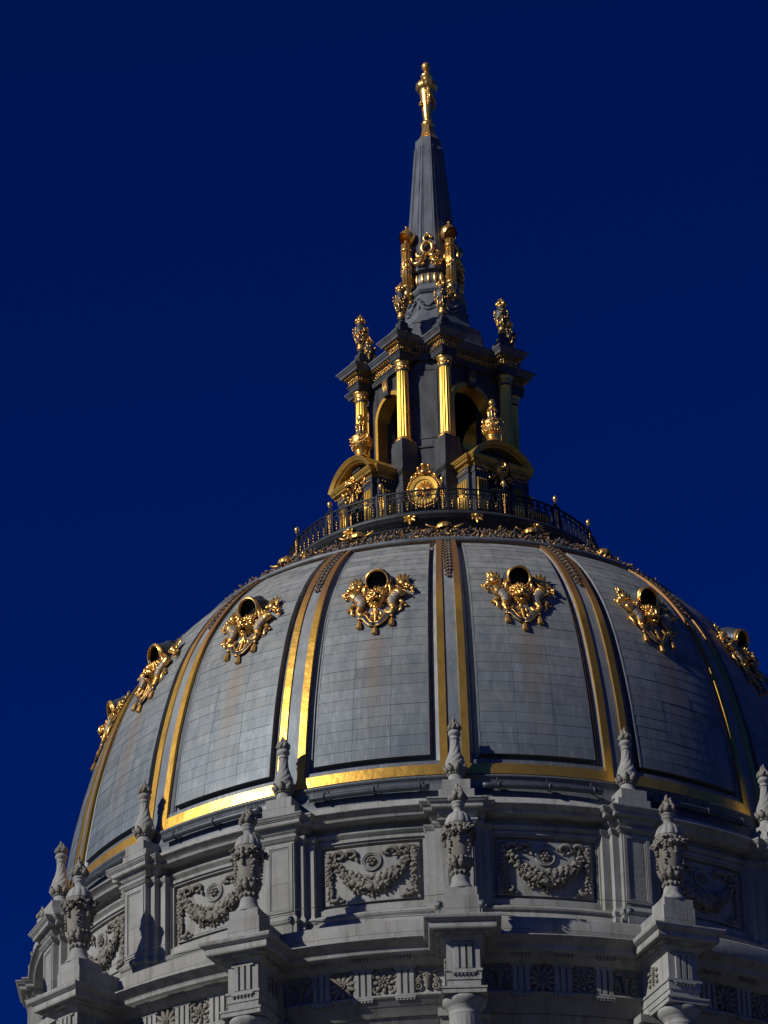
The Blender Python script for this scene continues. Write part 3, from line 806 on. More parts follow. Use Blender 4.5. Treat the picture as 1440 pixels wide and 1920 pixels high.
# lead skirt, gutter pipe and brackets
b = MB(); b.lathe([(13.98, 57.16), (13.96, 57.5), (13.93, 57.52), (13.90, 57.92), (13.97, 57.94), (13.97, 58.0), (13.86, 58.02), (13.78, 58.10), (13.68, 58.13)], 'lead', n=NS); build('lead_skirt', b, dome)
gp = MB(); c0 = radians(3.4); c1 = radians(22.5 - 3.4)
P = [(14.16 * sin(c0 + (c1 - c0) * i / 24), -14.16 * cos(c0 + (c1 - c0) * i / 24), 57.53) for i in range(25)]
gp.tube(P, .10, 'pipe', 14)
GP = gp.mesh('gutter_pipe'); fixn(GP)
br = MB()
for i in (3, 13, 22):
    a = c0 + (c1 - c0) * i / 24
    x, y = sin(a), -cos(a)
    br.tube([(14.16 * x + .0, 14.16 * y, 57.53)] * 1 + [(14.16 * x + cos(a) * .03, 14.16 * y + sin(a) * .03, 57.53)], .14, 'pipe', 14)
    br.tube([(14.14 * x, 14.14 * y, 57.53), (13.9 * x, 13.9 * y, 57.55)], .025, 'lead', 6)
    br.tube([(13.99 * x, 13.99 * y, 57.68), (14.0 * x, 14.0 * y, 57.90)], .02, 'dark', 6)
BRM = br.mesh('pipe_brackets'); fixn(BRM)
for k in KS[:-1]:
    o = link('gutter_pipe', GP, dome, kang(k)); link('pipe_collar', BRM, o)

# crown ring: roll moulding, foliage wreath, shells
b = MB(); b.lathe([(9.02 + .105 * cos(t), 69.04 + .105 * sin(t)) for t in [-pi * .75 + i * pi * 1.5 / 10 for i in range(11)]], 'spiregrey', n=160); build('roll_moulding', b, dome)
b = MB(); b.lathe([(8.98, 69.05), (8.3, 69.62), (7.65, 70.14), (7.35, 70.2)], 'pipe', n=160)
rnd = random.Random(4)
for i in range(3200):
    a = rnd.uniform(0, 2 * pi)
    if cos(a) < -.35: continue
    t = rnd.random(); r = 8.95 - 1.25 * t; z = 69.12 + 1.02 * t
    m_ = 'bronze' if rnd.random() < .72 else ('pipe' if rnd.random() < .7 else 'oldgold')
    q = rnd.uniform(.035, .075)
    x, y = r * sin(a), -r * cos(a)
    if rnd.random() < .5: b.blob((x, y, z + .03), (q, q, q * .8), m_, jit=.15)
    else: b.leaf((x, y, z + .02), (rnd.uniform(-1, 1), rnd.uniform(-1, 1), rnd.uniform(-.3, .6)), q * 2.2, q * 3, m_, up=(sin(a) * .7, -cos(a) * .7, .7), curl=.3)
build('foliage_wreath', b, dome, fix=False)
sh = MB()                                                    # gadrooned bronze boss and its side leaves
sh.lathe([(.30, 0), (.31, .08), (.28, .15), (.21, .22), (.1, .27), (.01, .29)], 'oldgold', c=(0, -7.76, 70.08), n=40, mod=lambda i, a, r, z: r * (1 + .09 * (abs(sin(5 * a)) - .6)) if 0 < i < 5 else r)
for sx in (-1, 1):
    sh.leaf((sx * .25, -7.84, 70.12), (sx * 1, -.1, .15), .2, .42, 'oldgold', up=(0, -.7, .7), curl=.15)
    sh.leaf((sx * .2, -7.9, 70.02), (sx * .8, -.5, -.4), .16, .34, 'bronze', up=(0, -.7, .7), curl=.2)
SH = sh.mesh('gilded_boss'); fixn(SH)
for k in range(-5, 5): link('gilded_boss', SH, dome, kang(k))

# dormer oculi: built in dome-surface coordinates (x lateral, y height off the surface, z world height)
def dsurf(x, y, z): return dpt(x / rz(z)[0], z, y * .72)
def lion_mask(mb, L0, S, mat, old, rnd):
    """lion head facing -y; L0 centre, S size"""
    def lp(x, y, z): return (L0[0] + x * S, L0[1] - y * S, L0[2] + z * S)
    B = lambda x, y, z, r, m=mat, sub=2, jit=0.0: mb.blob(lp(x, y, z), tuple(q * S for q in r), m, sub=sub, jit=jit)
    B(0, .02, .0, (.25, .17, .31)); B(0, .12, .02, (.165, .17, .22))
    for ring, (R_, n2, L, y) in enumerate(((.17, 15, .13, .14), (.21, 19, .16, .07), (.26, 17, .17, -.0))):
        for i in range(n2):                                   # mane of pointed locks
            a = 2 * pi * (i + .5 * ring) / n2 + rnd.uniform(-.06, .06)
            if ring == 0 and sin(a) < -.35: continue
            mb.leaf(lp(R_ * .95 * cos(a), y, .03 + R_ * 1.15 * sin(a)), (cos(a) + .25 * sin(a), .25, sin(a) - .15), .115 * S, L * S * rnd.uniform(.8, 1.1), mat if rnd.random() < .75 else old, up=(0, -1, 0), curl=.05)
    for sx in (-1, 1):
        B(sx * .085, .24, .10, (.085, .05, .04)); B(sx * .085, .265, .055, (.03, .025, .022), 'void', 1)
        B(sx * .065, .29, -.075, (.075, .075, .055)); B(sx * .15, .17, -.03, (.075, .09, .10)); B(sx * .20, .10, .20, (.06, .04, .065), mat, 1)
    B(0, .29, .03, (.045, .07, .13)); B(0, .355, -.035, (.055, .035, .035))
    B(0, .22, -.165, (.10, .09, .05), 'void', 1); B(0, .22, -.245, (.085, .09, .045))
def dormer():
    hood = MB(); cz = 66.10; rin, rout = .335, .41; yf = -11.98
    tilt = radians(14)
    def hp(x, y, z):                                          # mouth leans outward and down
        dy, dz = y - yf, z - cz
        return (x, yf + dy * cos(tilt) - dz * sin(tilt) * 1.0, cz + dz * cos(tilt) + dy * sin(tilt))
    hood.mapf = hp
    n = 36
    # (radius, y, rise of the centre) from the mouth back into the dome
    secs = [(rin, yf + .02, 0), (rin + .02, yf - .04, 0), (rout, yf - .03, 0), (rout + .02, yf + .05, .0), (rout - .02, yf + .12, .01), (rout + .0, yf + .20, .03), (rout + .03, yf + .42, .04), (rout + .02, yf + .8, .05), (rout - .05, yf + 1.25, .05)]
    vs = []; fs = []
    for si, (r, y, dz) in enumerate(secs):
        for i in range(n):
            t = 2 * pi * i / n
            wob = 1 + (.045 * sin(5 * t + 1.2) if si in (1, 2, 3) else 0)
            vs.append((r * wob * cos(t), y, cz + dz + r * wob * sin(t)))
    for i in range(len(secs) - 1):
        for j in range(n): fs.append((i * n + j, i * n + (j + 1) % n, (i + 1) * n + (j + 1) % n, (i + 1) * n + j))
    hood.add(vs, fs[:3 * n], 'oldgold', True)
    hood.add(vs, fs[3 * n:], 'pipe', True)
    hood.tube([((rin + .035) * cos(t), yf - .05, cz + (rin + .035) * sin(t)) for t in [-.5 + (pi + 1.0) * i / 18 for i in range(19)]], .03, 'gold', 7)
    hood.blob((.06, yf + .66, cz + .42), (.17, .26, .13), 'pipe', sub=2)
    for sx in (-1, 1):                                        # scrolled arms of the hood frame
        hood.tube([(sx * .38, yf, cz - .10), (sx * .43, yf - .02, cz - .26), (sx * .44, yf - .03, cz - .42), (sx * .37, yf - .03, cz - .56), (sx * .29, yf, cz - .62), (sx * .27, yf + .04, cz - .54)], [.05, .065, .07, .065, .05, .03], 'gold', 9)
        hood.tube([(sx * .47, yf + .06, cz - .1), (sx * .52, yf + .04, cz - .3), (sx * .47, yf + .04, cz - .5)], [.03, .045, .02], 'oldgold', 7)
    vo = MB(hp); vs2 = [((rin + .004) * cos(2 * pi * i / n), y, cz + (rin + .004) * sin(2 * pi * i / n)) for y in (yf + .02, yf + .75) for i in range(n)]
    vo.add(vs2, [(j, (j + 1) % n, n + (j + 1) % n, n + j) for j in range(n)] + [tuple(n + j for j in range(n))], 'void', True)
    for i in range(7):
        x = -.24 + .08 * i; vo.box(x - .010, x + .010, yf + .22, yf + .24, cz - .22, cz + .30, 'dark')
    lion = MB(); rnd = random.Random(2)
    lion_mask(lion, (0, -12.04, 65.40), 1.08, 'gold', 'oldgold', rnd)
    lion.mapf = None
    for i in range(9):                                        # beard falling onto the scrollwork
        lion.leaf((rnd.uniform(-.12, .12), -12.22, 65.04 - .02 * i), (rnd.uniform(-.4, .4), -.1, -1), .11, .24, 'gold' if i % 3 else 'oldgold', up=(0, -1, 0), curl=-.05)
    corn = []
    for sx in (-1, 1):
        h = MB(dsurf); rnd = random.Random(31 + sx)
        P = [(.30, .10, 64.86), (.38, .12, 64.70), (.52, .14, 64.70), (.58, .16, 64.86), (.52, .18, 65.04), (.50, .20, 65.22), (.62, .21, 65.42), (.80, .22, 65.62)]
        PP = []
        for i in range(len(P) - 1):
            for t in (0, .2, .4, .6, .8): PP.append((sx * (P[i][0] * (1 - t) + P[i + 1][0] * t), P[i][1] * (1 - t) + P[i + 1][1] * t, P[i][2] * (1 - t) + P[i + 1][2] * t))
        PP.append((sx * P[-1][0], P[-1][1], P[-1][2]))
        m = len(PP); rr = [.045 + .15 * (i / (m - 1)) ** 1.15 + (.016 if i % 2 else -.004) for i in range(m)]
        h.tube(PP[:20], rr[:20], 'oldgold', 12); h.tube(PP[19:32], [q + .012 * (1 if i % 2 else -1) for i, q in enumerate(rr[19:32])], 'lead', 14); h.tube(PP[31:], [q + .012 for q in rr[31:]], 'gold', 14)
        for i_ in range(20, 32, 2):                           # gilded flutes round the horn
            dd = (Vector(PP[i_ + 1]) - Vector(PP[i_ - 1])).normalized(); aa_ = Vector((dd.z, 0, -dd.x)); cc_ = Vector(PP[i_])
            h.tube([tuple(cc_ + dd * .05 * sin(t) + aa_ * (rr[i_] + .012) * cos(t) + Vector((0, 1, 0)) * (rr[i_] + .012) * sin(t)) for t in [q_ * pi / 7 for q_ in range(14)]], .014, 'oldgold', 5, closed=True)
        d = Vector(PP[-1]) - Vector(PP[-4]); d.normalize(); a_ = Vector((d.z, 0, -d.x)); c_ = Vector(PP[-1])
        for k_, rad in ((0, .20), (-.10, .18)):
            h.tube([tuple(c_ + d * k_ + a_ * rad * cos(t) + Vector((0, 1, 0)) * rad * .75 * sin(t)) for t in [i * pi / 9 for i in range(18)]], .032, 'gold', 7, closed=True)
        for i in range(14):
            t = i / 13; q = c_ + d * (-.02) + a_ * (-.22 + .44 * t); h.blob((q.x, .36, q.z), (.03, .03, .045), 'gold')
        h.blob((sx * .80, .27, 65.98), .145, 'gold', sub=2); h.blob((sx * .62, .25, 66.0), .095, 'gold', sub=2)
        h.blob((sx * .97, .25, 65.86), .10, 'gold', sub=2); h.blob((sx * .96, .22, 66.02), .07, 'gold')
        for i in range(34):
            t = rnd.random(); h.blob((sx * (.66 + .56 * t) + rnd.uniform(-.05, .05), .12 + rnd.uniform(0, .16), 66.05 - .34 * t + rnd.uniform(-.10, .08)), rnd.uniform(.035, .07), 'gold' if rnd.random() < .75 else 'oldgold', jit=.1)
        for i in range(9):                                    # grapes spilling past the rim
            h.blob((sx * (1.08 + rnd.uniform(-.06, .10)), .10 + rnd.uniform(0, .1), 65.68 + rnd.uniform(-.12, .12)), rnd.uniform(.03, .055), 'gold' if i % 3 else 'oldgold')
        for a, L in ((1.25, .42), (1.75, .38), (.8, .40), (.35, .30), (2.15, .30)):
            aa = a if sx > 0 else pi - a
            h.leaf((sx * .72, .14, 66.08), (cos(aa), .1, sin(aa)), .19, L, 'oldgold' if a > 1.9 else 'gold', up=(0, 1, 0), curl=.30)
        h.tube([(sx * .66, .08, 65.18), (sx * .80, .1, 65.22), (sx * .88, .12, 65.08), (sx * .80, .12, 64.96), (sx * .82, .1, 64.84), (sx * .72, .06, 64.74)], [.03, .07, .075, .055, .05, .015], 'gold', 8)
        h.leaf((sx * .82, .06, 65.08), (sx, 0, -.5), .15, .24, 'oldgold', up=(0, 1, 0), curl=.3)
        h.leaf((sx * .46, .20, 65.0), (sx * .5, .1, -1), .16, .30, 'gold', up=(0, 1, 0), curl=.2)
        corn.append(h)
    lap = MB(dsurf)                                          # lower scrolled lappet
    for sx in (-1, 1):
        P = [(sx * .60, .07, 64.50), (sx * .50, .10, 64.60), (sx * .38, .11, 64.54), (sx * .29, .11, 64.38), (sx * .17, .11, 64.24), (0, .11, 64.18)]
        lap.tube(P, [.045, .07, .075, .075, .075, .075], 'pipe', 9)
        lap.tube([(p[0] * .80, p[1] + .05, p[2] + .09) for p in P[1:]], .028, 'oldgold', 6)
        lap.tube([(p[0] * 1.10, p[1] + .04, p[2] - .05) for p in P[1:]], .022, 'oldgold', 6)
        lap.blob((sx * .54, .12, 64.55), (.07, .06, .07), 'oldgold')
        lap.leaf((sx * .06, .08, 64.66), (sx * .55, 0, -1), .15, .34, 'oldgold', up=(0, 1, 0), curl=.1)
    for i in range(6): lap.blob((0, .12, 64.70 - .07 * i), (.10 - .012 * i, .06, .07), 'oldgold', jit=.1)
    for i in range(5): lap.blob((-.24 + .12 * i, .02, 64.48), (.14, .06, .24), 'pipe')
    return hood, vo, lion, corn, lap
def tassel(x, z):
    t = MB(dsurf)
    for i in range(2): t.blob((x, .09, z - .02 * i), (.05, .05, .035), 'oldgold')
    n = 14; vs = []; fs = []
    for r, zz_ in ((.05, 0), (.075, -.06), (.085, -.16), (.092, -.27)):
        for j in range(n):
            a = 2 * pi * j / n; q = r * (1 + .12 * (j % 2)); vs.append((x + q * cos(a), .10 + q * sin(a) * .9, z - .03 + zz_))
    for i in range(3):
        for j in range(n): fs.append((i * n + j, i * n + (j + 1) % n, (i + 1) * n + (j + 1) % n, (i + 1) * n + j))
    fs.append(tuple(range(3 * n, 4 * n)))
    t.add(vs, fs, 'oldgold'); return t
hood, vo, lion, corn, lap = dormer()
tas = [tassel(-.54, 64.44), tassel(0, 64.13), tassel(.54, 64.44)]
DM = [('opening', vo), ('lion_head', lion), ('cornucopia', corn[0]), ('cornucopia', corn[1]), ('scrollwork', lap)] + [('tassel', t) for t in tas]
HM = hood.mesh('dormer'); fixn(HM); DMM = [(n, m.mesh(n)) for n, m in DM]
for n, me in DMM: fixn(me)
for bc in [k + .5 for k in range(-5, 4)]:
    d_ = link('dormer', HM, dome, kang(bc))
    for n, me in DMM: link(n, me, d_)

# ------------------------------------------------------------------ balcony
b = MB(); b.lathe([(7.55, 70.12), (6.6, 70.32), (5.6, 70.42), (5.42, 70.5), (5.38, 71.05), (5.45, 71.18), (5.50, 71.20), (5.50, 71.30), (5.62, 71.34), (5.70, 71.44), (5.70, 71.50), (5.82, 71.52), (5.86, 71.60), (5.90, 71.62), (5.90, 71.70), (5.95, 71.72), (5.95, 71.84), (5.2, 71.86), (3.0, 71.87)], 'dark', n=160)
bl = thing('balcony', 'dark lead balcony ring with a moulded cornice and gilded leaves below the lantern', 'balcony')
build('cornice', b, bl)
lf = MB()
for a, L in ((-1.57, .42), (-2.2, .34), (-.94, .34), (-2.75, .24), (-.4, .24)):
    lf.leaf((0, -5.93, 71.70), (cos(a), -.05, sin(a)), .17, L, 'oldgold' if abs(a + 1.57) > 1 else 'gold', up=(0, -1, 0), curl=.35)
lf.blob((0, -5.98, 71.66), (.12, .07, .08), 'gold', jit=.1)
LF = lf.mesh('gilded_leaf'); fixn(LF)
for bc in [k + .5 for k in range(-5, 5)]: link('gilded_leaf', LF, bl, kang(bc))

RR = 5.63; FZ = 71.85
rail = thing('balcony_railing', 'blue black wrought iron railing with gilded beads and ball topped posts', 'railing')
def cw(x, y, z): return cyl(x, y, z, RR)
rp = MB(cw); H0, H1 = .12, .93; WB = RR * radians(22.5) / 2 - .17
def bar(z, r=.022, h=.036):
    n = 10
    for i in range(n): rp.box(-WB + 2 * WB * i / n, -WB + 2 * WB * (i + 1) / n, -r, r, FZ + z, FZ + z + h, 'iron')
bar(.04); bar(.16, .016, .026); bar(.78, .016, .028); bar(.98, .030, .042)
NB = 6; gb = MB(cw)
for i in range(NB):
    x = -WB + (i + .5) * 2 * WB / NB
    for z_, q in ((.885, .058), (.70, .055), (.10, .05)) if i % 1 == 0 else ():
        rp.tube([(x + (WB / NB) * (1 if z_ != .68 else 1) + q * cos(t), 0, FZ + z_ + q * sin(t)) for t in [j * pi / 5 for j in range(10)]], .021, 'iron', 6, closed=True)
    for sx in (-.055, .055): rp.tube([(x + sx, 0, FZ + .16), (x + sx, 0, FZ + .62), (x + sx * 1.9, 0, FZ + .70), (x + sx * 1.2, 0, FZ + .76)], .021, 'iron', 6)
    rp.tube([(x + WB / NB, 0, FZ + .15), (x + WB / NB, 0, FZ + .64)], .014, 'iron', 6)
    rp.tube([(x + WB / NB * .5 + .06 * cos(t), 0, FZ + .885 + .055 * sin(t)) for t in [j * pi / 5 for j in range(10)]], .016, 'iron', 6, closed=True)
    rp.tube([(x - .055, 0, FZ + .60), (x, 0, FZ + .64), (x + .055, 0, FZ + .60)], .011, 'iron', 5)
    
RPM = rp.mesh('rail_panel'); fixn(RPM); 
for (z_, r_) in (((.42), (.032, .032, .042)), ((.53), (.015, .015, .07)), ((.31), (.013, .013, .07))): gb.blob((0, 0, FZ + z_), r_, 'oldgold' if z_ != .42 else 'gold')
GBM = gb.mesh('gilded_bead'); fixn(GBM)
ps = MB()
for sx in (-.16, .16): ps.box(sx - .03, sx + .03, -RR - .04, -RR + .04, FZ, FZ + 1.03, 'iron')
ps.box(-.18, .18, -RR - .04, -RR + .04, FZ + 1.0, FZ + 1.05, 'iron'); ps.box(-.16, .16, -RR - .03, -RR + .03, FZ + .03, FZ + .07, 'iron')
for sx in (-1, 1):
    ps.tube([(sx * .15, -RR, FZ + 1.06), (sx * .17, -RR, FZ + 1.12), (sx * .11, -RR, FZ + 1.14), (sx * .06, -RR, FZ + 1.10), (sx * .03, -RR, FZ + 1.18)], .018, 'iron', 6)
    ps.tube([(sx * .1, -RR, FZ + .95), (sx * .12, -RR, FZ + .6), (sx * .05, -RR, FZ + .3), (0, -RR, FZ + .1)], .02, 'iron', 6)
ps.tube([(0, -RR, FZ + 1.04), (0, -RR, FZ + 1.24)], .028, 'iron', 8)
ga_ = MB(); rnd = random.Random(9)
for i in range(12):
    z = .92 - .065 * i; wdt = .09 * (1 - i / 13)
    for sx in (-1, 1): ga_.blob((sx * wdt * rnd.uniform(.6, 1), -RR - .02, FZ + z), rnd.uniform(.022, .038), 'gold' if rnd.random() < .75 else 'oldgold', jit=.1)
    ga_.blob((0, -RR - .035, FZ + z), (.028, .03, .04), 'oldgold' if i % 2 else 'gold', jit=.1)
bal = MB(); bal.lathe([(.03, -.14), (.055, -.12), (.05, -.10), (.07, -.07), (.088, -.02), (.09, .03), (.07, .08), (.03, .115), (.015, .13), (.005, .14)], 'gold', c=(0, -RR, FZ + 1.38), n=18)
PSM = ps.mesh('post'); GAM = ga_.mesh('ornament'); BAM = bal.mesh('ball_finial')
for me in (PSM, GAM, BAM): fixn(me)
for k in range(-8, 8):
    o = link('post', PSM, rail, kang(k)); link('gilded_ornament', GAM, o); link('ball_finial', BAM, o)
    if True: p_ = link('rail_panel', RPM, rail, kang(k + .5)); 
    if -5 <= k < 4:
        for i in range(NB): link('gilded_bead', GBM, p_, (-WB + (i + .5) * 2 * WB / NB) / RR)

# ------------------------------------------------------------------ lantern
AL = A0 + radians(-10.3)                                     # azimuth of the lantern's corner towards the viewer
SH_ = Vector((-0.03, 0, 0))
lan = thing('lantern', 'dark square lantern with fluted gold columns, arches and gilded cornices on the dome', 'lantern', SH_)
def face_to_local(d, u, q):                                   # face frame q (0..3) -> lantern local xy; face 0 points 45 deg right of the corner
    a = radians(45 + 90 * q)
    return (d * sin(a) + u * cos(a), -d * cos(a) + u * sin(a))
def octpoly(d, c):
    """octagon: face distance d, chamfer distance c, CCW seen from above"""
    u = c * sqrt(2) - d; pts = []
    for q in range(4):
        pts += [face_to_local(d, -u, q), face_to_local(d, u, q)]
    return pts
def lbuild(name, mb, parent=None): return build(name, mb, parent or lan, AL if parent is None else 0)
b = MB()
b.poly_sweep(octpoly(2.9, 3.15), [(.12, 71.86), (.12, 72.35), (0, 72.42), (0, 73.3), (.04, 73.34)], 'slate')
b.poly_sweep(octpoly(2.35, 2.6), [(0, 73.2), (0, 75.15), (.06, 75.2), (.1, 75.3), (0, 75.32), (0, 76.2), (.05, 76.24), (.05, 76.30)], 'slate')
lbuild('base', b)
# piers
pr = MB()
pr.poly_sweep([(-.52, -2.45), (.52, -2.45), (.92, -2.05), (.5, -1.5), (-.5, -1.5), (-.92, -2.05)], [(0, 76.25), (0, 79.95)], 'slate')
for x0, x1, z0, z1 in ((-.44, -.38, 76.7, 79.6), (.38, .44, 76.7, 79.6), (-.38, .38, 76.7, 76.76), (-.38, .38, 79.54, 79.6)):
    pr.box(x0, x1, -2.475, -2.44, z0, z1, 'slate')
PRM = pr.mesh('pier'); fixn(PRM)
for q in range(4): link('pier', PRM, lan, AL + q * pi / 2)
# arched walls, one per face (built in the face frame, d = -y)
def arch_wall():
    w_ = MB(); t_ = MB(); ri = .78; zsr = 78.42; n = 24
    pts = [(-ri, 76.3)] + [(-ri * cos(pi * i / n), zsr + ri * sin(pi * i / n)) for i in range(n + 1)] + [(ri, 76.3)]
    for i in range(1, n + 1):
        (x0, z0), (x1, z1) = pts[i], pts[i + 1]
        vs = [(x0, -2.08, z0), (x1, -2.08, z1), (x1, -2.08, 79.95), (x0, -2.08, 79.95), (x0, -1.5, z0), (x1, -1.5, z1), (x1, -1.5, 79.95), (x0, -1.5, 79.95)]
        w_.add(vs, [(0, 1, 2, 3), (5, 4, 7, 6), (0, 4, 5, 1), (3, 2, 6, 7)], 'slate')
    for sx in (-1, 1):
        a_, b_ = sorted((sx * ri, sx * .98)); w_.box(a_, b_, -2.08, -1.5, 76.3, 79.95, 'slate')
    def band(r0, r1, y0, y1, mat):
        o = [(-r1, 76.32)] + [(-r1 * cos(pi * i / n), zsr + r1 * sin(pi * i / n)) for i in range(n + 1)] + [(r1, 76.32)]
        p = [(-r0, 76.32)] + [(-r0 * cos(pi * i / n), zsr + r0 * sin(pi * i / n)) for i in range(n + 1)] + [(r0, 76.32)]
        vs = []
        for (a, c), (d, e) in zip(o, p): vs += [(a, y0, c), (d, y0, e), (a, y1, c), (d, y1, e)]
        fs = []
        for i in range(len(o) - 1):
            k_ = 4 * i; fs += [(k_, k_ + 1, k_ + 5, k_ + 4), (k_ + 2, k_ + 6, k_ + 7, k_ + 3), (k_, k_ + 4, k_ + 6, k_ + 2), (k_ + 1, k_ + 3, k_ + 7, k_ + 5)]
        t_.add(vs, fs, mat)
    band(ri - .03, ri + .13, -2.16, -1.62, 'leafgold'); band(ri + .14, ri + .22, -2.12, -2.05, 'slate')
    k_ = MB()
    for i in range(3): k_.tube([(-.09 + .09 * i, -2.22, 79.16), (-.09 + .09 * i, -2.30, 79.4), (-.1 + .1 * i, -2.34, 79.75)], .032, 'oldgold', 8)
    k_.box(-.16, .16, -2.3, -2.05, 79.15, 79.85, 'slate')
    dk = MB(); dk.box(-1.2, 1.2, -1.52, -1.40, 79.2, 79.94, 'void')
    for sx in (-1, 1):
        a_, b_ = sorted((sx * .80, sx * 1.25)); dk.box(a_, b_, -1.49, -1.38, 76.3, 79.9, 'void')
    return w_, t_, k_, dk
AW = [m.mesh('x') for m in arch_wall()]
for me in AW: fixn(me)
inn = MB(); inn.box(-1.5, 1.5, -1.5, 1.5, 79.6, 79.93, 'void')
inn.poly_sweep(octpoly(1.4, 1.55), [(0, 76.28), (0, 76.33)], 'void')
inn.box(-.5, .5, -.5, .5, 76.3, 79.7, 'void')                # dark core of the stair inside
lbuild('interior', inn)
for q in range(4):
    a = AL + radians(45 + 90 * q)
    o = link('arch', AW[0], lan, a); link('gilded_archivolt', AW[1], o); link('keystone', AW[2], o); link('inner_lining', AW[3], o)
# columns
def lcol():
    s = MB(); R = .225
    s.lathe([(R * 1.06, 76.62), (R * 1.02, 77.2), (R, 78.2), (R * .95, 79.38), (R * .95, 79.42)], 'leafgold', n=96, mod=lambda i, a, r, z: r * (1 - .15 * abs(sin(7 * a)) ** 1.5) if i < 4 else r)
    s.lathe([(R * 1.0, 79.41), (R * 1.08, 79.44), (R * 1.0, 79.47), (R * .98, 79.50)], 'slate', n=32)
    bs = MB(); bs.lathe([(.33, 76.45), (.34, 76.50), (.32, 76.55), (.28, 76.57), (.29, 76.60), (.25, 76.63), (.235, 76.66)], 'oldgold', n=32)
    cp = MB(); cp.lathe([(.225, 79.49), (.22, 79.62), (.25, 79.66), (.24, 79.68), (.29, 79.76), (.31, 79.80), (.28, 79.83)], 'oldgold', n=32)
    for j in range(12):
        a = 2 * pi * j / 12; cp.blob((.235 * cos(a), .235 * sin(a), 79.57), (.035, .035, .045), 'gold' if j % 2 else 'oldgold')
    cp.poly_sweep([(-.30, -.30), (.30, -.30), (.30, .30), (-.30, .30)], [(0, 79.82), (0, 79.87), (.03, 79.88), (.03, 79.93)], 'slate')
    pd = MB(); pd.poly_sweep([(-.34, -.34), (.34, -.34), (.34, .34), (-.34, .34)], [(.05, 73.4), (.05, 74.9), (.02, 74.95), (.08, 75.02), (.12, 75.08), (.12, 75.14), (.04, 75.16), (0, 75.22), (0, 76.3), (-.02, 76.32), (-.02, 76.47)], 'slate')
    return s, bs, cp, pd
LCM = [m.mesh('x') for m in lcol()]
for me in LCM: fixn(me)
for q in range(4):
    for s_ in (-1, 1):
        x, y = face_to_local(2.45, s_ * 1.34, q); rot = AL
        P = Matrix.Rotation(AL, 3, 'Z') @ Vector((x, y, 0)); a = AL + radians(45 + 90 * q)
        pd = link('pedestal', LCM[3], lan, a, P)
        o = link('column', LCM[0], lan, a, P); link('column_base', LCM[1], o); link('capital', LCM[2], o)
# entablature
E_ = [(0, 79.93), (0, 80.02), (.02, 80.025), (.02, 80.11), (.05, 80.115), (.06, 80.15)]
F_ = [(0, 80.15), (0, 80.40)]
C_ = [(.03, 80.40), (.08, 80.43), (.09, 80.50), (.22, 80.505), (.24, 80.53), (.24, 80.60), (.27, 80.61), (.33, 80.69), (.35, 80.70), (.35, 80.76), (.0, 80.82)]
b = MB(); fz = MB(); cn = MB()
op = octpoly(2.22, 2.55)
b.poly_sweep(op, E_, 'slate'); fz.poly_sweep(op, F_, 'dark'); cn.poly_sweep(op, [(o, z - .004) for o, z in C_], 'spiregrey')
def frm(q, u0, u1, d0, d1):
    return [face_to_local(d1, u0, q), face_to_local(d1, u1, q), face_to_local(d0, u1, q), face_to_local(d0, u0, q)]
rnd = random.Random(12)
def frieze_orn(q, u0, u1, d, side=None):
    n = max(2, int((u1 - u0) / .085))
    for i in range(n):
        u = u0 + (u1 - u0) * (i + .5) / n
        for z, r in ((80.34, .045), (80.26, .035), (80.20, .03)):
            x, y = face_to_local(d + .02, u + rnd.uniform(-.015, .015), q)
            fz.blob((x, y, z + rnd.uniform(-.02, .02)), (r, r, r * rnd.uniform(.9, 1.4)), 'gold' if rnd.random() < .55 else 'oldgold', jit=.12)
for q in range(4):
    for s_ in (-1, 1):
        r_ = frm(q, s_ * 1.34 - .32, s_ * 1.34 + .32, 1.9, 2.77)
        b.poly_sweep(r_, E_, 'slate'); fz.poly_sweep(r_, F_, 'dark'); cn.poly_sweep(r_, C_, 'spiregrey')
        frieze_orn(q, s_ * 1.34 - .32, s_ * 1.34 + .32, 2.77)
        for t in (0, 1):                                     # ornament on the flanks of each break
            u = s_ * 1.34 + (.34 if t else -.34)
            for i in range(6):
                x, y = face_to_local(2.72 - i * .085, u, q)
                for z in (80.34, 80.25): fz.blob((x, y, z), rnd.uniform(.03, .045), 'gold' if rnd.random() < .5 else 'oldgold', jit=.12)
        for i in range(7):                                   # gilded dentils
            u = s_ * 1.34 - .34 + i * .115
            fz.poly_sweep(frm(q, u - .03, u + .03, 2.8, 2.93), [(0, 80.43), (0, 80.50)], 'oldgold')
            for t in (0, 1):
                uu = s_ * 1.34 + (.42 if t else -.42); dd = 2.80 - i * .115
                fz.poly_sweep(frm(q, uu - .05, uu + .05, dd - .03, dd + .03), [(0, 80.43), (0, 80.50)], 'oldgold')
    frieze_orn(q, -.95, .95, 2.22)
    for i in range(14):
        u = -.9 + i * .138
        fz.poly_sweep(frm(q, u - .03, u + .03, 2.28, 2.40), [(0, 80.43), (0, 80.50)], 'oldgold')
    # chamfer ornament
    for i in range(7):
        x = -.36 + i * .12
        p = Matrix.Rotation(radians(90 * q), 3, 'Z') @ Vector((x, -2.57, 0))
        for z in (80.34, 80.25): fz.blob((p.x, p.y, z), rnd.uniform(.03, .05), 'oldgold', jit=.12)
        fz.blob((p.x * 1.03, p.y * 1.03, 80.46), .035, 'oldgold')
lbuild('architrave', b); lbuild('gilded_frieze', fz); lbuild('cornice', cn)
ln = MB()                                                     # thin gilded fillets picked out on the cornice edge
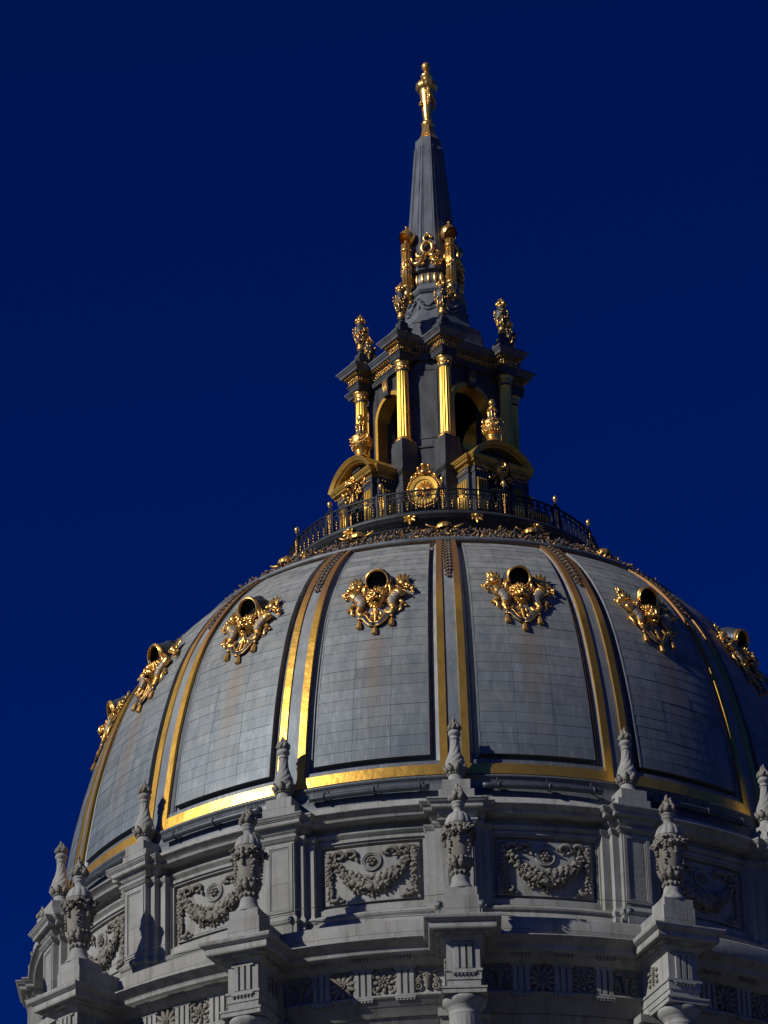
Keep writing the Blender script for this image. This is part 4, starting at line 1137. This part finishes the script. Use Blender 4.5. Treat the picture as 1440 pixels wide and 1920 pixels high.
for q in range(4):
    for s_ in (-1, 1):
        ln.poly_sweep(frm(q, s_ * 1.34 - .32, s_ * 1.34 + .32, 1.9, 2.77), [(.245, 80.60), (.262, 80.603), (.262, 80.622), (.245, 80.625)], 'gold', capt=False, capb=False)
        ln.poly_sweep(frm(q, s_ * 1.34 - .32, s_ * 1.34 + .32, 1.9, 2.77), [(.05, 80.125), (.066, 80.13), (.066, 80.148), (.05, 80.15)], 'gold', capt=False, capb=False)
lbuild('gilded_fillet', ln)
# small plinths with rosettes on each break, for the flame urns
pl = MB(); pl.poly_sweep([(-.26, -.26), (.26, -.26), (.26, .26), (-.26, .26)], [(.04, 80.74), (.04, 80.80), (0, 80.84), (0, 81.16), (.03, 81.18), (.03, 81.24), (-.08, 81.28), (-.10, 81.50)], 'slate')
for j in range(4):
    Rm = Matrix.Rotation(j * pi / 2, 3, 'Z')
    for (x, z, r) in ((-.1, 81.0, .06), (.1, 81.0, .06), (0, 81.02, .075), (-.04, 80.93, .04), (.05, 80.93, .04)):
        p = Rm @ Vector((x, -.27, 0)); pl.blob((p.x, p.y, z), (r, r, r * .8), 'oldgold' if r < .07 else 'gold', jit=.1)
PLM = pl.mesh('finial_plinth'); fixn(PLM)
def small_urn():
    U = lambda Y: (1050 - Y) * .0021
    f = MB(); f.lathe([(.15, 0), (.14, .02), (.10, .05), (.09, .12)], 'slate', n=18)
    f.lathe([(.09, .12), (.115, .13), (.115, .17), (.09, .18)], 'dark', n=18)
    f.lathe([(.09, .18), (.12, .21), (.125, .27), (.11, .33), (.10, .36), (.115, .38), (.10, .41)], 'oldgold', n=18)
    bd = MB(); bd.lathe([(.09, .41), (.11, .50), (.15, .62), (.19, .74), (.22, .88), (.22, 1.0), (.19, 1.10), (.14, 1.17), (.12, 1.19)], 'slate', n=24)
    rnd = random.Random(6)
    for i in range(54):
        a = rnd.uniform(0, 2 * pi); t = rnd.random(); z = .50 + .62 * t; r = .10 + .125 * min(1, (z - .41) / .45)
        bd.blob((r * cos(a), r * sin(a), z), (.035, .035, rnd.uniform(.035, .07)), 'gold' if rnd.random() < .5 else 'oldgold', jit=.15)
    for i in range(6):
        a = i * pi / 3; bd.tube([(.11 * cos(a), .11 * sin(a), .42), (.15 * cos(a), .15 * sin(a), .6), (.21 * cos(a), .21 * sin(a), .8)], .022, 'gold', 6)
    t = MB(); t.lathe([(.12, 1.19), (.125, 1.20), (.125, 1.26), (.12, 1.27)], 'dark', n=18)
    t.lathe([(.12, 1.27), (.14, 1.29), (.14, 1.33), (.11, 1.36)], 'oldgold', n=18)
    flame(t, 1.33, .15, .36, 'gold', 7, 3)
    return f, bd, t
SUM = [m.mesh('x') for m in small_urn()]
for me in SUM: fixn(me)
sl = {  # (face, side): label
    (3, 1): 'small gilded flame urn above the brightly lit left front column',
    (0, -1): 'small gilded flame urn above the right front column, against grey scrollwork',
    (3, -1): 'small gilded flame urn standing clear against the sky left of the lantern',
    (2, 1): 'small gilded flame urn half hidden behind the one standing at the left sky edge',
    (0, 1): 'small gilded flame urn standing clear against the sky right of the lantern',
    (1, -1): 'small gilded flame urn mostly hidden behind the one at the right sky edge',
    (1, 1): 'small gilded flame urn at the rear of the lantern, out of sight behind the spire, far right',
    (2, -1): 'small gilded flame urn at the rear of the lantern, out of sight behind the spire, far left',
}
for q in range(4):
    for s_ in (-1, 1):
        x, y = face_to_local(2.42, s_ * 1.34, q)
        P = Matrix.Rotation(AL, 3, 'Z') @ Vector((x, y, 0)); a = AL + radians(45 + 90 * q)
        link('finial_plinth', PLM, lan, a, P)
        if (q, s_) in ((1, 1), (2, -1)): continue
        t = thing('flame_urn', sl[(q, s_)], 'urn', (P.x + SH_.x, P.y, 81.50), a, 'small gilded flame urns on the lantern cornice')
        
        for nm_, me_ in (('foot', SUM[0]), ('body', SUM[1]), ('gilded_flame', SUM[2])): link(nm_, me_, t).scale = (1.22, 1.22, 1.04)

# aedicules with segmental pediments, one per face
def aedicule():
    bd = MB(); cn = MB(); ls = MB(); pi_ = []
    hw = 1.08; df = 3.72
    for sx in (-1, 1):
        xs = sorted((sx * .52, sx * hw))
        bd.poly_sweep([(xs[0], -df), (xs[1], -df), (xs[1], -2.6), (xs[0], -2.6)], [(.06, 71.88), (.06, 72.3), (0, 72.36), (0, 74.62), (.03, 74.64), (.03, 74.86)], 'slate')
        xo = sorted((sx * .95, sx * 1.22))
        bd.poly_sweep([(xo[0], -df + .22), (xo[1], -df + .22), (xo[1], -2.6), (xo[0], -2.6)], [(.05, 71.88), (.05, 72.3), (0, 72.36), (0, 74.62), (.03, 74.64), (.03, 74.86)], 'slate')
        # fluted gilded pilaster faces front and side
        pm = MB()
        for i in range(4):
            x = sx * .80 - .165 + i * .11; pm.tube([(x, -df - .010, 73.15), (x, -df - .010, 74.4)], .034, 'leafgold', 8)
        for i in range(5):
            y = -df + .38 + i * .12; pm.tube([(sx * 1.225, y, 73.15), (sx * 1.225, y, 74.4)], .036, 'leafgold', 8)
        for i in range(5):
            pm.blob((sx * .80 - .18 + i * .09, -df - .05, 74.72), .03, 'gold')
            pm.blob((sx * 1.27, -df + .34 + i * .12, 74.72), .03, 'gold')
        pi_.append(pm)
        cn.poly_sweep([(sorted((sx * .50, sx * hw))[0], -df), (sorted((sx * .50, sx * hw))[1], -df), (sorted((sx * .50, sx * hw))[1], -2.5), (sorted((sx * .50, sx * hw))[0], -2.5)],
                      [(.02, 74.84), (.05, 74.88), (.06, 74.96), (.16, 74.98), (.17, 75.06), (.20, 75.08), (.25, 75.17), (.26, 75.22), (0, 75.26)], 'dullgold')
        cn.poly_sweep([(xo[0], -df + .2), (xo[1], -df + .2), (xo[1], -2.5), (xo[0], -2.5)],
                      [(.02, 74.845), (.05, 74.885), (.06, 74.965), (.16, 74.985), (.17, 75.065), (.20, 75.085), (.25, 75.175), (.26, 75.225), (0, 75.265)], 'dullgold')
    # arch band: segment from the cornice ends to the crest
    n = 26; W = 1.34; rise = .82; Rr = (W * W + rise * rise) / (2 * rise); zc = 75.18 + rise - Rr
    am = math.asin(W / Rr)
    secs = [(0.0, -2.7), (0.0, -df - .12), (.05, -df - .16), (.07, -df - .22), (.14, -df - .26), (.20, -df - .30), (.22, -df - .30), (.24, -2.6)]
    vs = []; fs = []
    for i in range(n + 1):
        t = -am + 2 * am * i / n
        for o, y in secs: vs.append(((Rr - .22 + o) * sin(t), y, zc + (Rr - .22 + o) * cos(t)))
    m_ = len(secs)
    for i in range(n):
        for j in range(m_): fs.append((i * m_ + j, i * m_ + (j + 1) % m_, (i + 1) * m_ + (j + 1) % m_, (i + 1) * m_ + j))
    fs.append(tuple(range(m_))); fs.append(tuple(n * m_ + j for j in range(m_)))
    cn.add(vs, fs, 'dullgold')
    # tympanum wall and opening beneath
    N = 20; vs = []; fs = []
    for i in range(N + 1):
        x = -1.05 + 2.1 * i / N; top = zc + sqrt(max(0, (Rr - .2) ** 2 - x * x))
        xi = min(1, abs(x) / .50); low = 73.95 + .30 * sqrt(max(0, 1 - xi * xi)) if abs(x) < .5 else 72.0
        vs += [(x, -df + .16, low), (x, -df + .16, max(top, low + .1)), (x, -2.6, low), (x, -2.6, max(top, low + .1))]
    for i in range(N):
        k_ = 4 * i; fs += [(k_, k_ + 4, k_ + 5, k_ + 1), (k_ + 2, k_ + 3, k_ + 7, k_ + 6), (k_, k_ + 2, k_ + 6, k_ + 4), (k_ + 1, k_ + 5, k_ + 7, k_ + 3)]
    bd.add(vs, fs, 'dark')
    op = MB(); op.box(-.52, .52, -2.75, -2.65, 72.0, 74.4, 'void')
    tr = MB()
    tr.tube([(-.46, -df + .12, 72.3), (-.46, -df + .12, 73.95)] + [(-.46 * cos(pi * i / 10), -df + .12, 73.95 + .27 * sin(pi * i / 10)) for i in range(1, 10)] + [(.46, -df + .12, 73.95), (.46, -df + .12, 72.3)], .04, 'oldgold', 6)
    # lion mask and scrolls in the tympanum
    c0_ = (0, -df - .05, 74.95)
    lion_mask(ls, (0, c0_[1] - .02, 74.97), .95, 'gold', 'oldgold', random.Random(77))
    for sx in (-1, 1):
        P = [(sx * (.30 + .36 * t), c0_[1], 75.12 - .05 * t + .12 * sin(t * 3.1)) for t in [i / 6 for i in range(7)]] + [(sx * .74, c0_[1], 74.95), (sx * .66, c0_[1], 74.80), (sx * .54, c0_[1], 74.82)]
        ls.tube(P, [.07, .08, .09, .09, .08, .07, .07, .06, .05, .03], 'oldgold', 8)
        for i in range(10): ls.blob((sx * random.uniform(.25, .62), c0_[1] - .02, random.uniform(74.45, 74.85)), random.uniform(.04, .08), 'gold' if i % 2 else 'oldgold', jit=.15)
        ls.leaf((sx * .15, c0_[1], 74.6), (sx * .4, 0, -1), .14, .34, 'oldgold', up=(0, -1, 0), curl=.2)
    pass
    for i in range(6): ls.blob((0, c0_[1] - .05, 74.68 - .07 * i), (.08, .06, .07), 'oldgold', jit=.15)
    pt = MB(); pt.poly_sweep([(-.24, -3.66), (.24, -3.66), (.24, -3.18), (-.24, -3.18)], [(0, 75.6), (0, 76.12), (-.02, 76.14)], 'slate')
    return bd, cn, ls, pi_, op, tr, pt
random.seed(40)
bd_, cn_, ls_, pi_, op_, tr_, pt_ = aedicule()
AE = bd_.mesh('aedicule'); fixn(AE)
AP = [('gilded_pediment', cn_), ('lion_mask', ls_), ('fluted_pilaster', pi_[0]), ('fluted_pilaster', pi_[1]), ('dark_opening', op_), ('arch_trim', tr_), ('urn_plinth', pt_)]
APM = [(n, m.mesh(n)) for n, m in AP]
for n, me in APM: fixn(me)
for q in range(4):
    a = AL + radians(45 + 90 * q)
    o = link('aedicule', AE, lan, a)
    for n, me in APM: link(n, me, o)
def gold_urn():
    f = MB(); f.lathe([(.34, 0), (.34, .03), (.31, .08), (.26, .14), (.225, .20), (.22, .24), (.25, .28), (.24, .33), (.2, .35)], 'gold', n=32)
    b = MB(); b.lathe([(.2, .34), (.27, .40), (.33, .50), (.37, .60), (.385, .68), (.36, .74), (.385, .78), (.38, .86), (.33, .92), (.24, .95), (.2, .96)], 'oldgold', n=36)
    rnd = random.Random(14)
    for i in range(60):
        a = rnd.uniform(0, 2 * pi); z = rnd.uniform(.42, .88); r = .29 + .11 * min(1, (z - .38) / .28)
        b.blob((r * cos(a), r * sin(a), z), (.035, .035, .05), 'gold', jit=.15)
    for sx in (-1, 1):
        b.tube([(sx * .38 + sx * .07 * cos(t), 0, .80 + .10 * sin(t)) for t in [j * pi / 5 - 2 for j in range(9)]], .04, 'gold', 7)
    n = MB(); n.lathe([(.2, .95), (.19, 1.02), (.165, 1.12), (.14, 1.24), (.12, 1.34), (.115, 1.38)], 'slate', n=32, mod=lambda i, a, r, z: r * (1 + .07 * sin(8 * a)))
    for j in range(8):
        a = 2 * pi * j / 8; n.tube([(.19 * cos(a), .19 * sin(a), 1.0), (.15 * cos(a), .15 * sin(a), 1.2), (.145 * cos(a), .145 * sin(a), 1.36), (.19 * cos(a), .19 * sin(a), 1.40), (.18 * cos(a), .18 * sin(a), 1.33)], .024, 'gold', 6)
    n.lathe([(.11, 1.38), (.15, 1.42), (.175, 1.45), (.15, 1.49), (.08, 1.52), (.065, 1.57), (.09, 1.60)], 'gold', n=24)
    t = MB(); t.lathe([(.06, 1.58), (.10, 1.62), (.125, 1.69), (.125, 1.75), (.10, 1.82), (.05, 1.87), (.01, 1.89)], 'gold', n=20, mod=lambda i, a, r, z: r * (1 + .07 * sin(7 * a + z * 20)))
    return f, b, n, t
GUM = [m.mesh('x') for m in gold_urn()]
for me in GUM: fixn(me)
for q, lab in ((3, 'gilded pineapple urn on the left arched pediment, in front of a lit gold column'), (0, 'gilded pineapple urn on the right arched pediment, against the black arch opening'), (1, 'gilded pineapple urn on the rear right pediment behind the lantern'), (2, 'gilded pineapple urn on the rear left pediment behind the lantern')):
    if q in (1, 2): continue
    x, y = face_to_local(3.42, 0, q); P = Matrix.Rotation(AL, 3, 'Z') @ Vector((x, y, 0))
    t = thing('gilded_urn', lab, 'urn', (P.x + SH_.x, P.y, 76.14), AL + radians(45 + 90 * q), 'gilded urns on the arched pediments')
    for n, me in zip(('foot', 'bowl', 'neck', 'pineapple'), GUM): link(n, me, t)

# sunburst medallion on the corner towards the viewer (and its siblings)
sb = MB(); cy = -3.3; cz = 74.12
n = 48; vs = []; fs = []
for r, y in ((.08, cy - .02), (.38, cy - .005), (.39, cy - .04), (.50, cy - .05), (.53, cy - .02), (.53, cy + .3)):
    for i in range(n): vs.append((r * cos(2 * pi * i / n), y, cz + 1.12 * r * sin(2 * pi * i / n)))
for i in range(5):
    for j in range(n): fs.append((i * n + j, i * n + (j + 1) % n, (i + 1) * n + (j + 1) % n, (i + 1) * n + j))
fs.append(tuple(range(n)))
sb.add(vs, fs, 'leafgold')
for i in range(28):
    a = 2 * pi * i / 28; L = .33 if i % 2 else .27
    c_, s_ = cos(a), sin(a) * 1.12; w_ = .014
    vs = [(.10 * c_ - w_ * .4 * s_, cy - .03, cz + .10 * s_ + w_ * .4 * c_), (.10 * c_ + w_ * .4 * s_, cy - .03, cz + .10 * s_ - w_ * .4 * c_), (L * c_ + w_ * 1.6 * s_, cy - .022, cz + L * s_ - w_ * 1.6 * c_), (L * c_ - w_ * 1.6 * s_, cy - .022, cz + L * s_ + w_ * 1.6 * c_), (.22 * c_, cy - .065, cz + .22 * s_)]
    sb.add(vs, [(0, 1, 4), (1, 2, 4), (2, 3, 4), (3, 0, 4)], 'oldgold' if i % 2 else 'gold')
sb.blob((0, cy - .03, cz), (.1, .07, .11), 'gold', sub=2)
wr = MB(); rnd = random.Random(3)
for i in range(46):
    a = 2 * pi * i / 46
    wr.blob((.60 * cos(a), cy + .02, cz + .66 * sin(a)), (rnd.uniform(.04, .065), .06, rnd.uniform(.04, .07)), 'gold' if rnd.random() < .6 else 'oldgold', Matrix.Rotation(-a, 3, 'Y'), 1, .12)
cr = MB()
for x, r, z1 in ((-.2, .045, .92), (0, .09, 1.02), (.19, .055, .98)):
    cr.lathe([(r, .62), (r, z1 - .05), (r * 1.35, z1 - .03), (r * 1.35, z1 + .02), (r * .6, z1 + .05)], 'gold', c=(x, cy - .0, cz), n=16, caps=True)
cr.blob((0, cy - .08, cz + .70), (.13, .11, .12), 'gold', sub=2)
for sx in (-1, 1):
    cr.blob((sx * .25, cy - .03, cz + .68), (.1, .07, .08), 'oldgold', jit=.1); cr.blob((sx * .14, cy - .06, cz + .66), (.07, .06, .07), 'gold', jit=.1)
    cr.tube([(sx * .33, cy, cz + .64), (sx * .42, cy, cz + .58), (sx * .48, cy, cz + .46)], .05, 'gold', 7)
SBM, WRM, CRM = sb.mesh('sunburst_medallion'), wr.mesh('wreath'), cr.mesh('crown')
for me in (SBM, WRM, CRM): fixn(me)
for q in range(4):
    o = link('sunburst_medallion', SBM, lan, AL + q * pi / 2); link('wreath', WRM, o); link('crown', CRM, o)

# ------------------------------------------------------------------ spire
sp = thing('spire', 'tall grey faceted spire with gilded torches, scrolls and a gold finial', 'spire', SH_)
def sbuild(name, mb, parent=None): return build(name, mb, parent or sp, AL if parent is None else 0)
def oct_lathe(mb, rows, mat, capt=True, ratio=1.10):
    n = 8; vs = []; fs = []
    for d, z in rows:
        for x, y in octpoly(d, d * ratio): vs.append((x, y, z))
    for i in range(len(rows) - 1):
        for j in range(n): fs.append((i * n + j, i * n + (j + 1) % n, (i + 1) * n + (j + 1) % n, (i + 1) * n + j))
    fs.append(tuple(range(n))[::-1]); fs.append(tuple((len(rows) - 1) * n + j for j in range(n)))
    mb.add(vs, fs, mat)
b = MB(); oct_lathe(b, [(1.95, 80.78), (1.93, 81.0), (1.82, 81.05), (1.70, 81.5), (1.62, 81.95), (1.60, 82.0), (1.62, 82.02), (1.62, 82.08), (1.50, 82.12), (1.50, 82.2), (1.46, 82.22)], 'spiregrey')
sbuild('lower_roof', b)
b = MB(); oct_lathe(b, [(1.42, 82.2), (1.42, 82.28), (1.30, 82.34), (1.26, 82.42), (1.16, 82.7), (1.08, 83.0), (1.02, 83.35), (.99, 83.6), (.99, 83.64), (1.04, 83.68), (1.10, 83.78), (1.10, 83.86), (.95, 83.9), (.92, 84.12), (.86, 84.16)], 'spiregrey')
blk = sbuild('carved_block', b)
rnd = random.Random(17)
for q in range(8):
    gl = MB(); Rm = Matrix.Rotation(radians(45 * q), 3, 'Z'); D = 1.10 * (1.10 if q % 2 == 0 else 1.0)
    for i in range(16):
        u = i / 15; x = -.36 + .72 * u; z = 83.35 - .28 * sin(pi * u)
        p = Rm @ Vector((x, -D, 0)); gl.blob((p.x, p.y, z + rnd.uniform(-.03, .03)), rnd.uniform(.04, .075), 'spiregrey', jit=.12)
    P = [Rm @ Vector((-.22 + .44 * i / 8, -D - .06, 82.95 - .10 * sin(pi * i / 8) * 1.4 + .04)) for i in range(9)]
    gl.tube([tuple(p) for p in P], .03, 'spiregrey', 6)
    for sx in (-1, 1):
        p = Rm @ Vector((sx * .36, -D, 0)); gl.blob((p.x, p.y, 82.98), (.04, .04, .12), 'spiregrey')
    sbuild('garland', gl, blk)
gd = MB(); gd.lathe([(.80, 84.12), (.88, 84.16), (.93, 84.3), (.94, 84.45), (.88, 84.62), (.80, 84.72), (.82, 84.76), (.80, 84.84)], 'spiregrey', n=48)
for j in range(24):
    a = 2 * pi * j / 24; gd.blob((.91 * sin(a), -.91 * cos(a), 84.42), (.075, .075, .25), 'gold', sub=2)
sbuild('gadrooned_bowl', gd)
# obelisk with raised edges
b = MB(); oct_lathe(b, [(.92, 84.8), (.465, 90.75), (.455, 90.98), (.34, 91.08)], 'spiregrey', ratio=1.06)
ob = sbuild('obelisk', b)
rb = MB()
for q in range(8):
    Rm = Matrix.Rotation(radians(45 * q), 3, 'Z')
    for sx in (-1, 1):
        for wf, pr_ in ((.78, .028), (.55, .014)):
            vs = []
            for z, d in ((85.0, .905 if q % 2 else .905 * 1.06), (90.6, .475 if q % 2 else .475 * 1.06)):
                hw = d * .40 * wf
                for x, y in ((sx * hw - .018, -d + .02), (sx * hw + .018, -d + .02), (sx * hw + .018, -d - pr_), (sx * hw - .018, -d - pr_)):
                    p = Rm @ Vector((x, y, 0)); vs.append((p.x, p.y, z))
            rb.add(vs, [(0, 1, 5, 4), (1, 2, 6, 5), (2, 3, 7, 6), (3, 0, 4, 7), (0, 3, 2, 1), (4, 5, 6, 7)], 'spiregrey')
sbuild('edge_moulding', rb, ob)
fn = MB(); oct_lathe(fn, [(.40, 90.98), (.42, 91.02), (.34, 91.12), (.25, 91.3), (.20, 91.62), (.20, 91.72)], 'gold', ratio=1.06)
fin = sbuild('gilded_finial', fn)
Z0 = 94.66
zf = lambda Y: Z0 - (Y - 105) * .00405
f2 = MB()
f2.lathe([(.2, zf(845)), (.245, zf(830)), (.26, zf(805)), (.22, zf(785)), (.16, zf(775)), (.15, zf(765)), (.17, zf(755)), (.175, zf(735)), (.20, zf(680)), (.225, zf(620)), (.245, zf(560)), (.265, zf(500)), (.30, zf(440)), (.32, zf(415)), (.36, zf(405))], 'gold', n=32)
f2.lathe([(.34, zf(425)), (.41, zf(410)), (.42, zf(385)), (.38, zf(350)), (.30, zf(325)), (.18, zf(312)), (.15, zf(295)), (.2, zf(280)), (.235, zf(262)), (.2, zf(245)), (.12, zf(232)), (.09, zf(205)), (.07, zf(198))], 'gold', n=64, mod=lambda i, a, r, z: r * (1 + .06 * (abs(sin(7 * a)) - .5)) if 0 < i < 5 else r)
rnd = random.Random(23)
for s_ in (0, pi):
    P = [(.30 * sin(t + s_), -.30 * cos(t + s_), zf(470) - .55 * (t / 2.6) + .05 * sin(3 * t)) for t in [i * .2 for i in range(14)]]
    f2.tube(P, .045, 'gold', 7); f2.tube([(p[0], p[1], p[2] - .09) for p in P], .03, 'oldgold', 6)
for i in range(10): f2.blob((.3 * sin(.35), -.3 * cos(.35) + 0, zf(430) - i * .075), (.045, .05, .055), 'gold', jit=.15)
f2.tube([(.31 * sin(.5), -.31 * cos(.5), zf(430)), (.31 * sin(.5), -.31 * cos(.5), zf(600))], .035, 'gold', 6)
sbuild('vase', f2, fin)
f3 = MB(); f3.lathe([(.06, zf(205)), (.12, zf(192)), (.165, zf(165)), (.17, zf(145)), (.14, zf(122)), (.07, zf(108)), (.01, zf(103))], 'oldgold', n=32, mod=lambda i, a, r, z: r * (1 + .06 * sin(8 * a + z * 18)))
sbuild('pineapple', f3, fin)
# gilded fasces with open helmets, one per face
fs_ = MB(); Y = -1.18
for j in range(9):
    a = 2 * pi * j / 9; fs_.tube([(.135 * cos(a), Y + .135 * sin(a), 84.05), (.135 * cos(a), Y + .135 * sin(a), 86.0)], .058, 'gold', 8)
for z in (85.72, 84.95, 84.12): fs_.lathe([(.19, -.05), (.215, -.04), (.215, .04), (.19, .05)], 'gold', c=(0, Y, z), n=24)
for sx in (-1, 1): fs_.tube([(sx * .2, Y - .08, 85.25), (0, Y - .22, 84.98), (-sx * .2, Y - .06, 84.72)], .03, 'gold', 6)
fs_.lathe([(.1, 85.98), (.1, 86.04), (.06, 86.06), (.07, 86.15), (.04, 86.2)], 'oldgold', c=(0, Y, 0), n=16)
fs_.lathe([(.03, 83.62), (.12, 83.72), (.17, 83.84), (.13, 83.95), (.17, 84.05)], 'gold', c=(0, Y, 0), n=20)
hm = MB(); n = 24; m_ = 12; vs = []; fs = []
hc = (0, Y + .06, 86.33); R = .31
for sgn, RR_ in ((1, R), (-1, R - .035)):
    base = len(vs)
    for i in range(m_ + 1):
        t = pi * (.02 + .64 * i / m_)                         # polar cap about an axis leaning up and back
        for j in range(n):
            p = 2 * pi * j / n; v = Vector((sin(t) * cos(p), sin(t) * sin(p), cos(t)))
            v = Matrix.Rotation(radians(-48), 3, 'X') @ v
            vs.append((hc[0] + v.x * RR_, hc[1] + v.y * RR_, hc[2] + v.z * RR_ * 1.1))
    for i in range(m_):
        for j in range(n):
            fs.append((base + i * n + j, base + i * n + (j + 1) % n, base + (i + 1) * n + (j + 1) % n, base + (i + 1) * n + j))
hm.add(vs, fs[:m_ * n], 'gold', True)
hm.add(vs, fs[m_ * n:], 'oldgold', True)
hm.blob((0, Y + .05, 86.66), (.06, .08, .08), 'oldgold', jit=.15); hm.blob((0, Y + .06, 86.78), (.07, .09, .06), 'oldgold', jit=.2)
tt = MB(); rnd = random.Random(13)
for i in range(22): tt.blob((rnd.uniform(-.17, .17), Y + rnd.uniform(-.12, .12), 83.9 - rnd.random() * .45), rnd.uniform(.05, .09), 'gold' if i % 3 else 'oldgold', jit=.15)
FSM, HMM, TTM = fs_.mesh('gilded_torch'), hm.mesh('helmet'), tt.mesh('tuft')
for me in (FSM, TTM): fixn(me)
for q in range(4):
    o = link('gilded_torch', FSM, sp, AL + radians(45 + 90 * q)); link('helmet', HMM, o); link('tuft', TTM, o)
# scrolling cartouches on the corners of the obelisk foot
ct = MB(); Y = -1.06; rnd = random.Random(19)
ct.tube([(.13 * cos(t), Y + .12, 86.12 + .15 * sin(t)) for t in [i * pi / 8 for i in range(14)]], .055, 'gold', 8)
ct.tube([(.20 * cos(t), Y + .04, 85.66 + .26 * sin(t)) for t in [i * pi / 10 for i in range(20)]], .075, 'gold', 9, closed=True)
ct.blob((0, Y + .12, 86.36), (.04, .04, .09), 'gold')
for sx in (-1, 1):
    ct.tube([(sx * .05, Y, 85.38), (sx * .22, Y - .05, 85.22), (sx * .38, Y, 85.30), (sx * .42, Y + .03, 85.45), (sx * .33, Y + .03, 85.5)], [.08, .09, .07, .055, .04], 'gold', 8)
    ct.tube([(sx * .1, Y - .02, 85.16), (sx * .3, Y - .04, 85.0), (sx * .48, Y, 84.98), (sx * .55, Y + .05, 85.1)], [.07, .07, .06, .04], 'gold', 8)
    for i in range(9): ct.blob((sx * rnd.uniform(.1, .55), Y + rnd.uniform(-.05, .05), rnd.uniform(84.86, 85.2)), rnd.uniform(.04, .07), 'gold' if i % 2 else 'oldgold', jit=.15)
    ct.tube([(sx * .72 + .11 * cos(t), Y + .15, 85.25 + .13 * sin(t)) for t in [i * pi / 6 for i in range(12)]], .04, 'gold', 7, closed=True)
CTM = ct.mesh('gilded_scrolls'); fixn(CTM)
for q in range(4): link('gilded_scrolls', CTM, sp, AL + q * pi / 2)
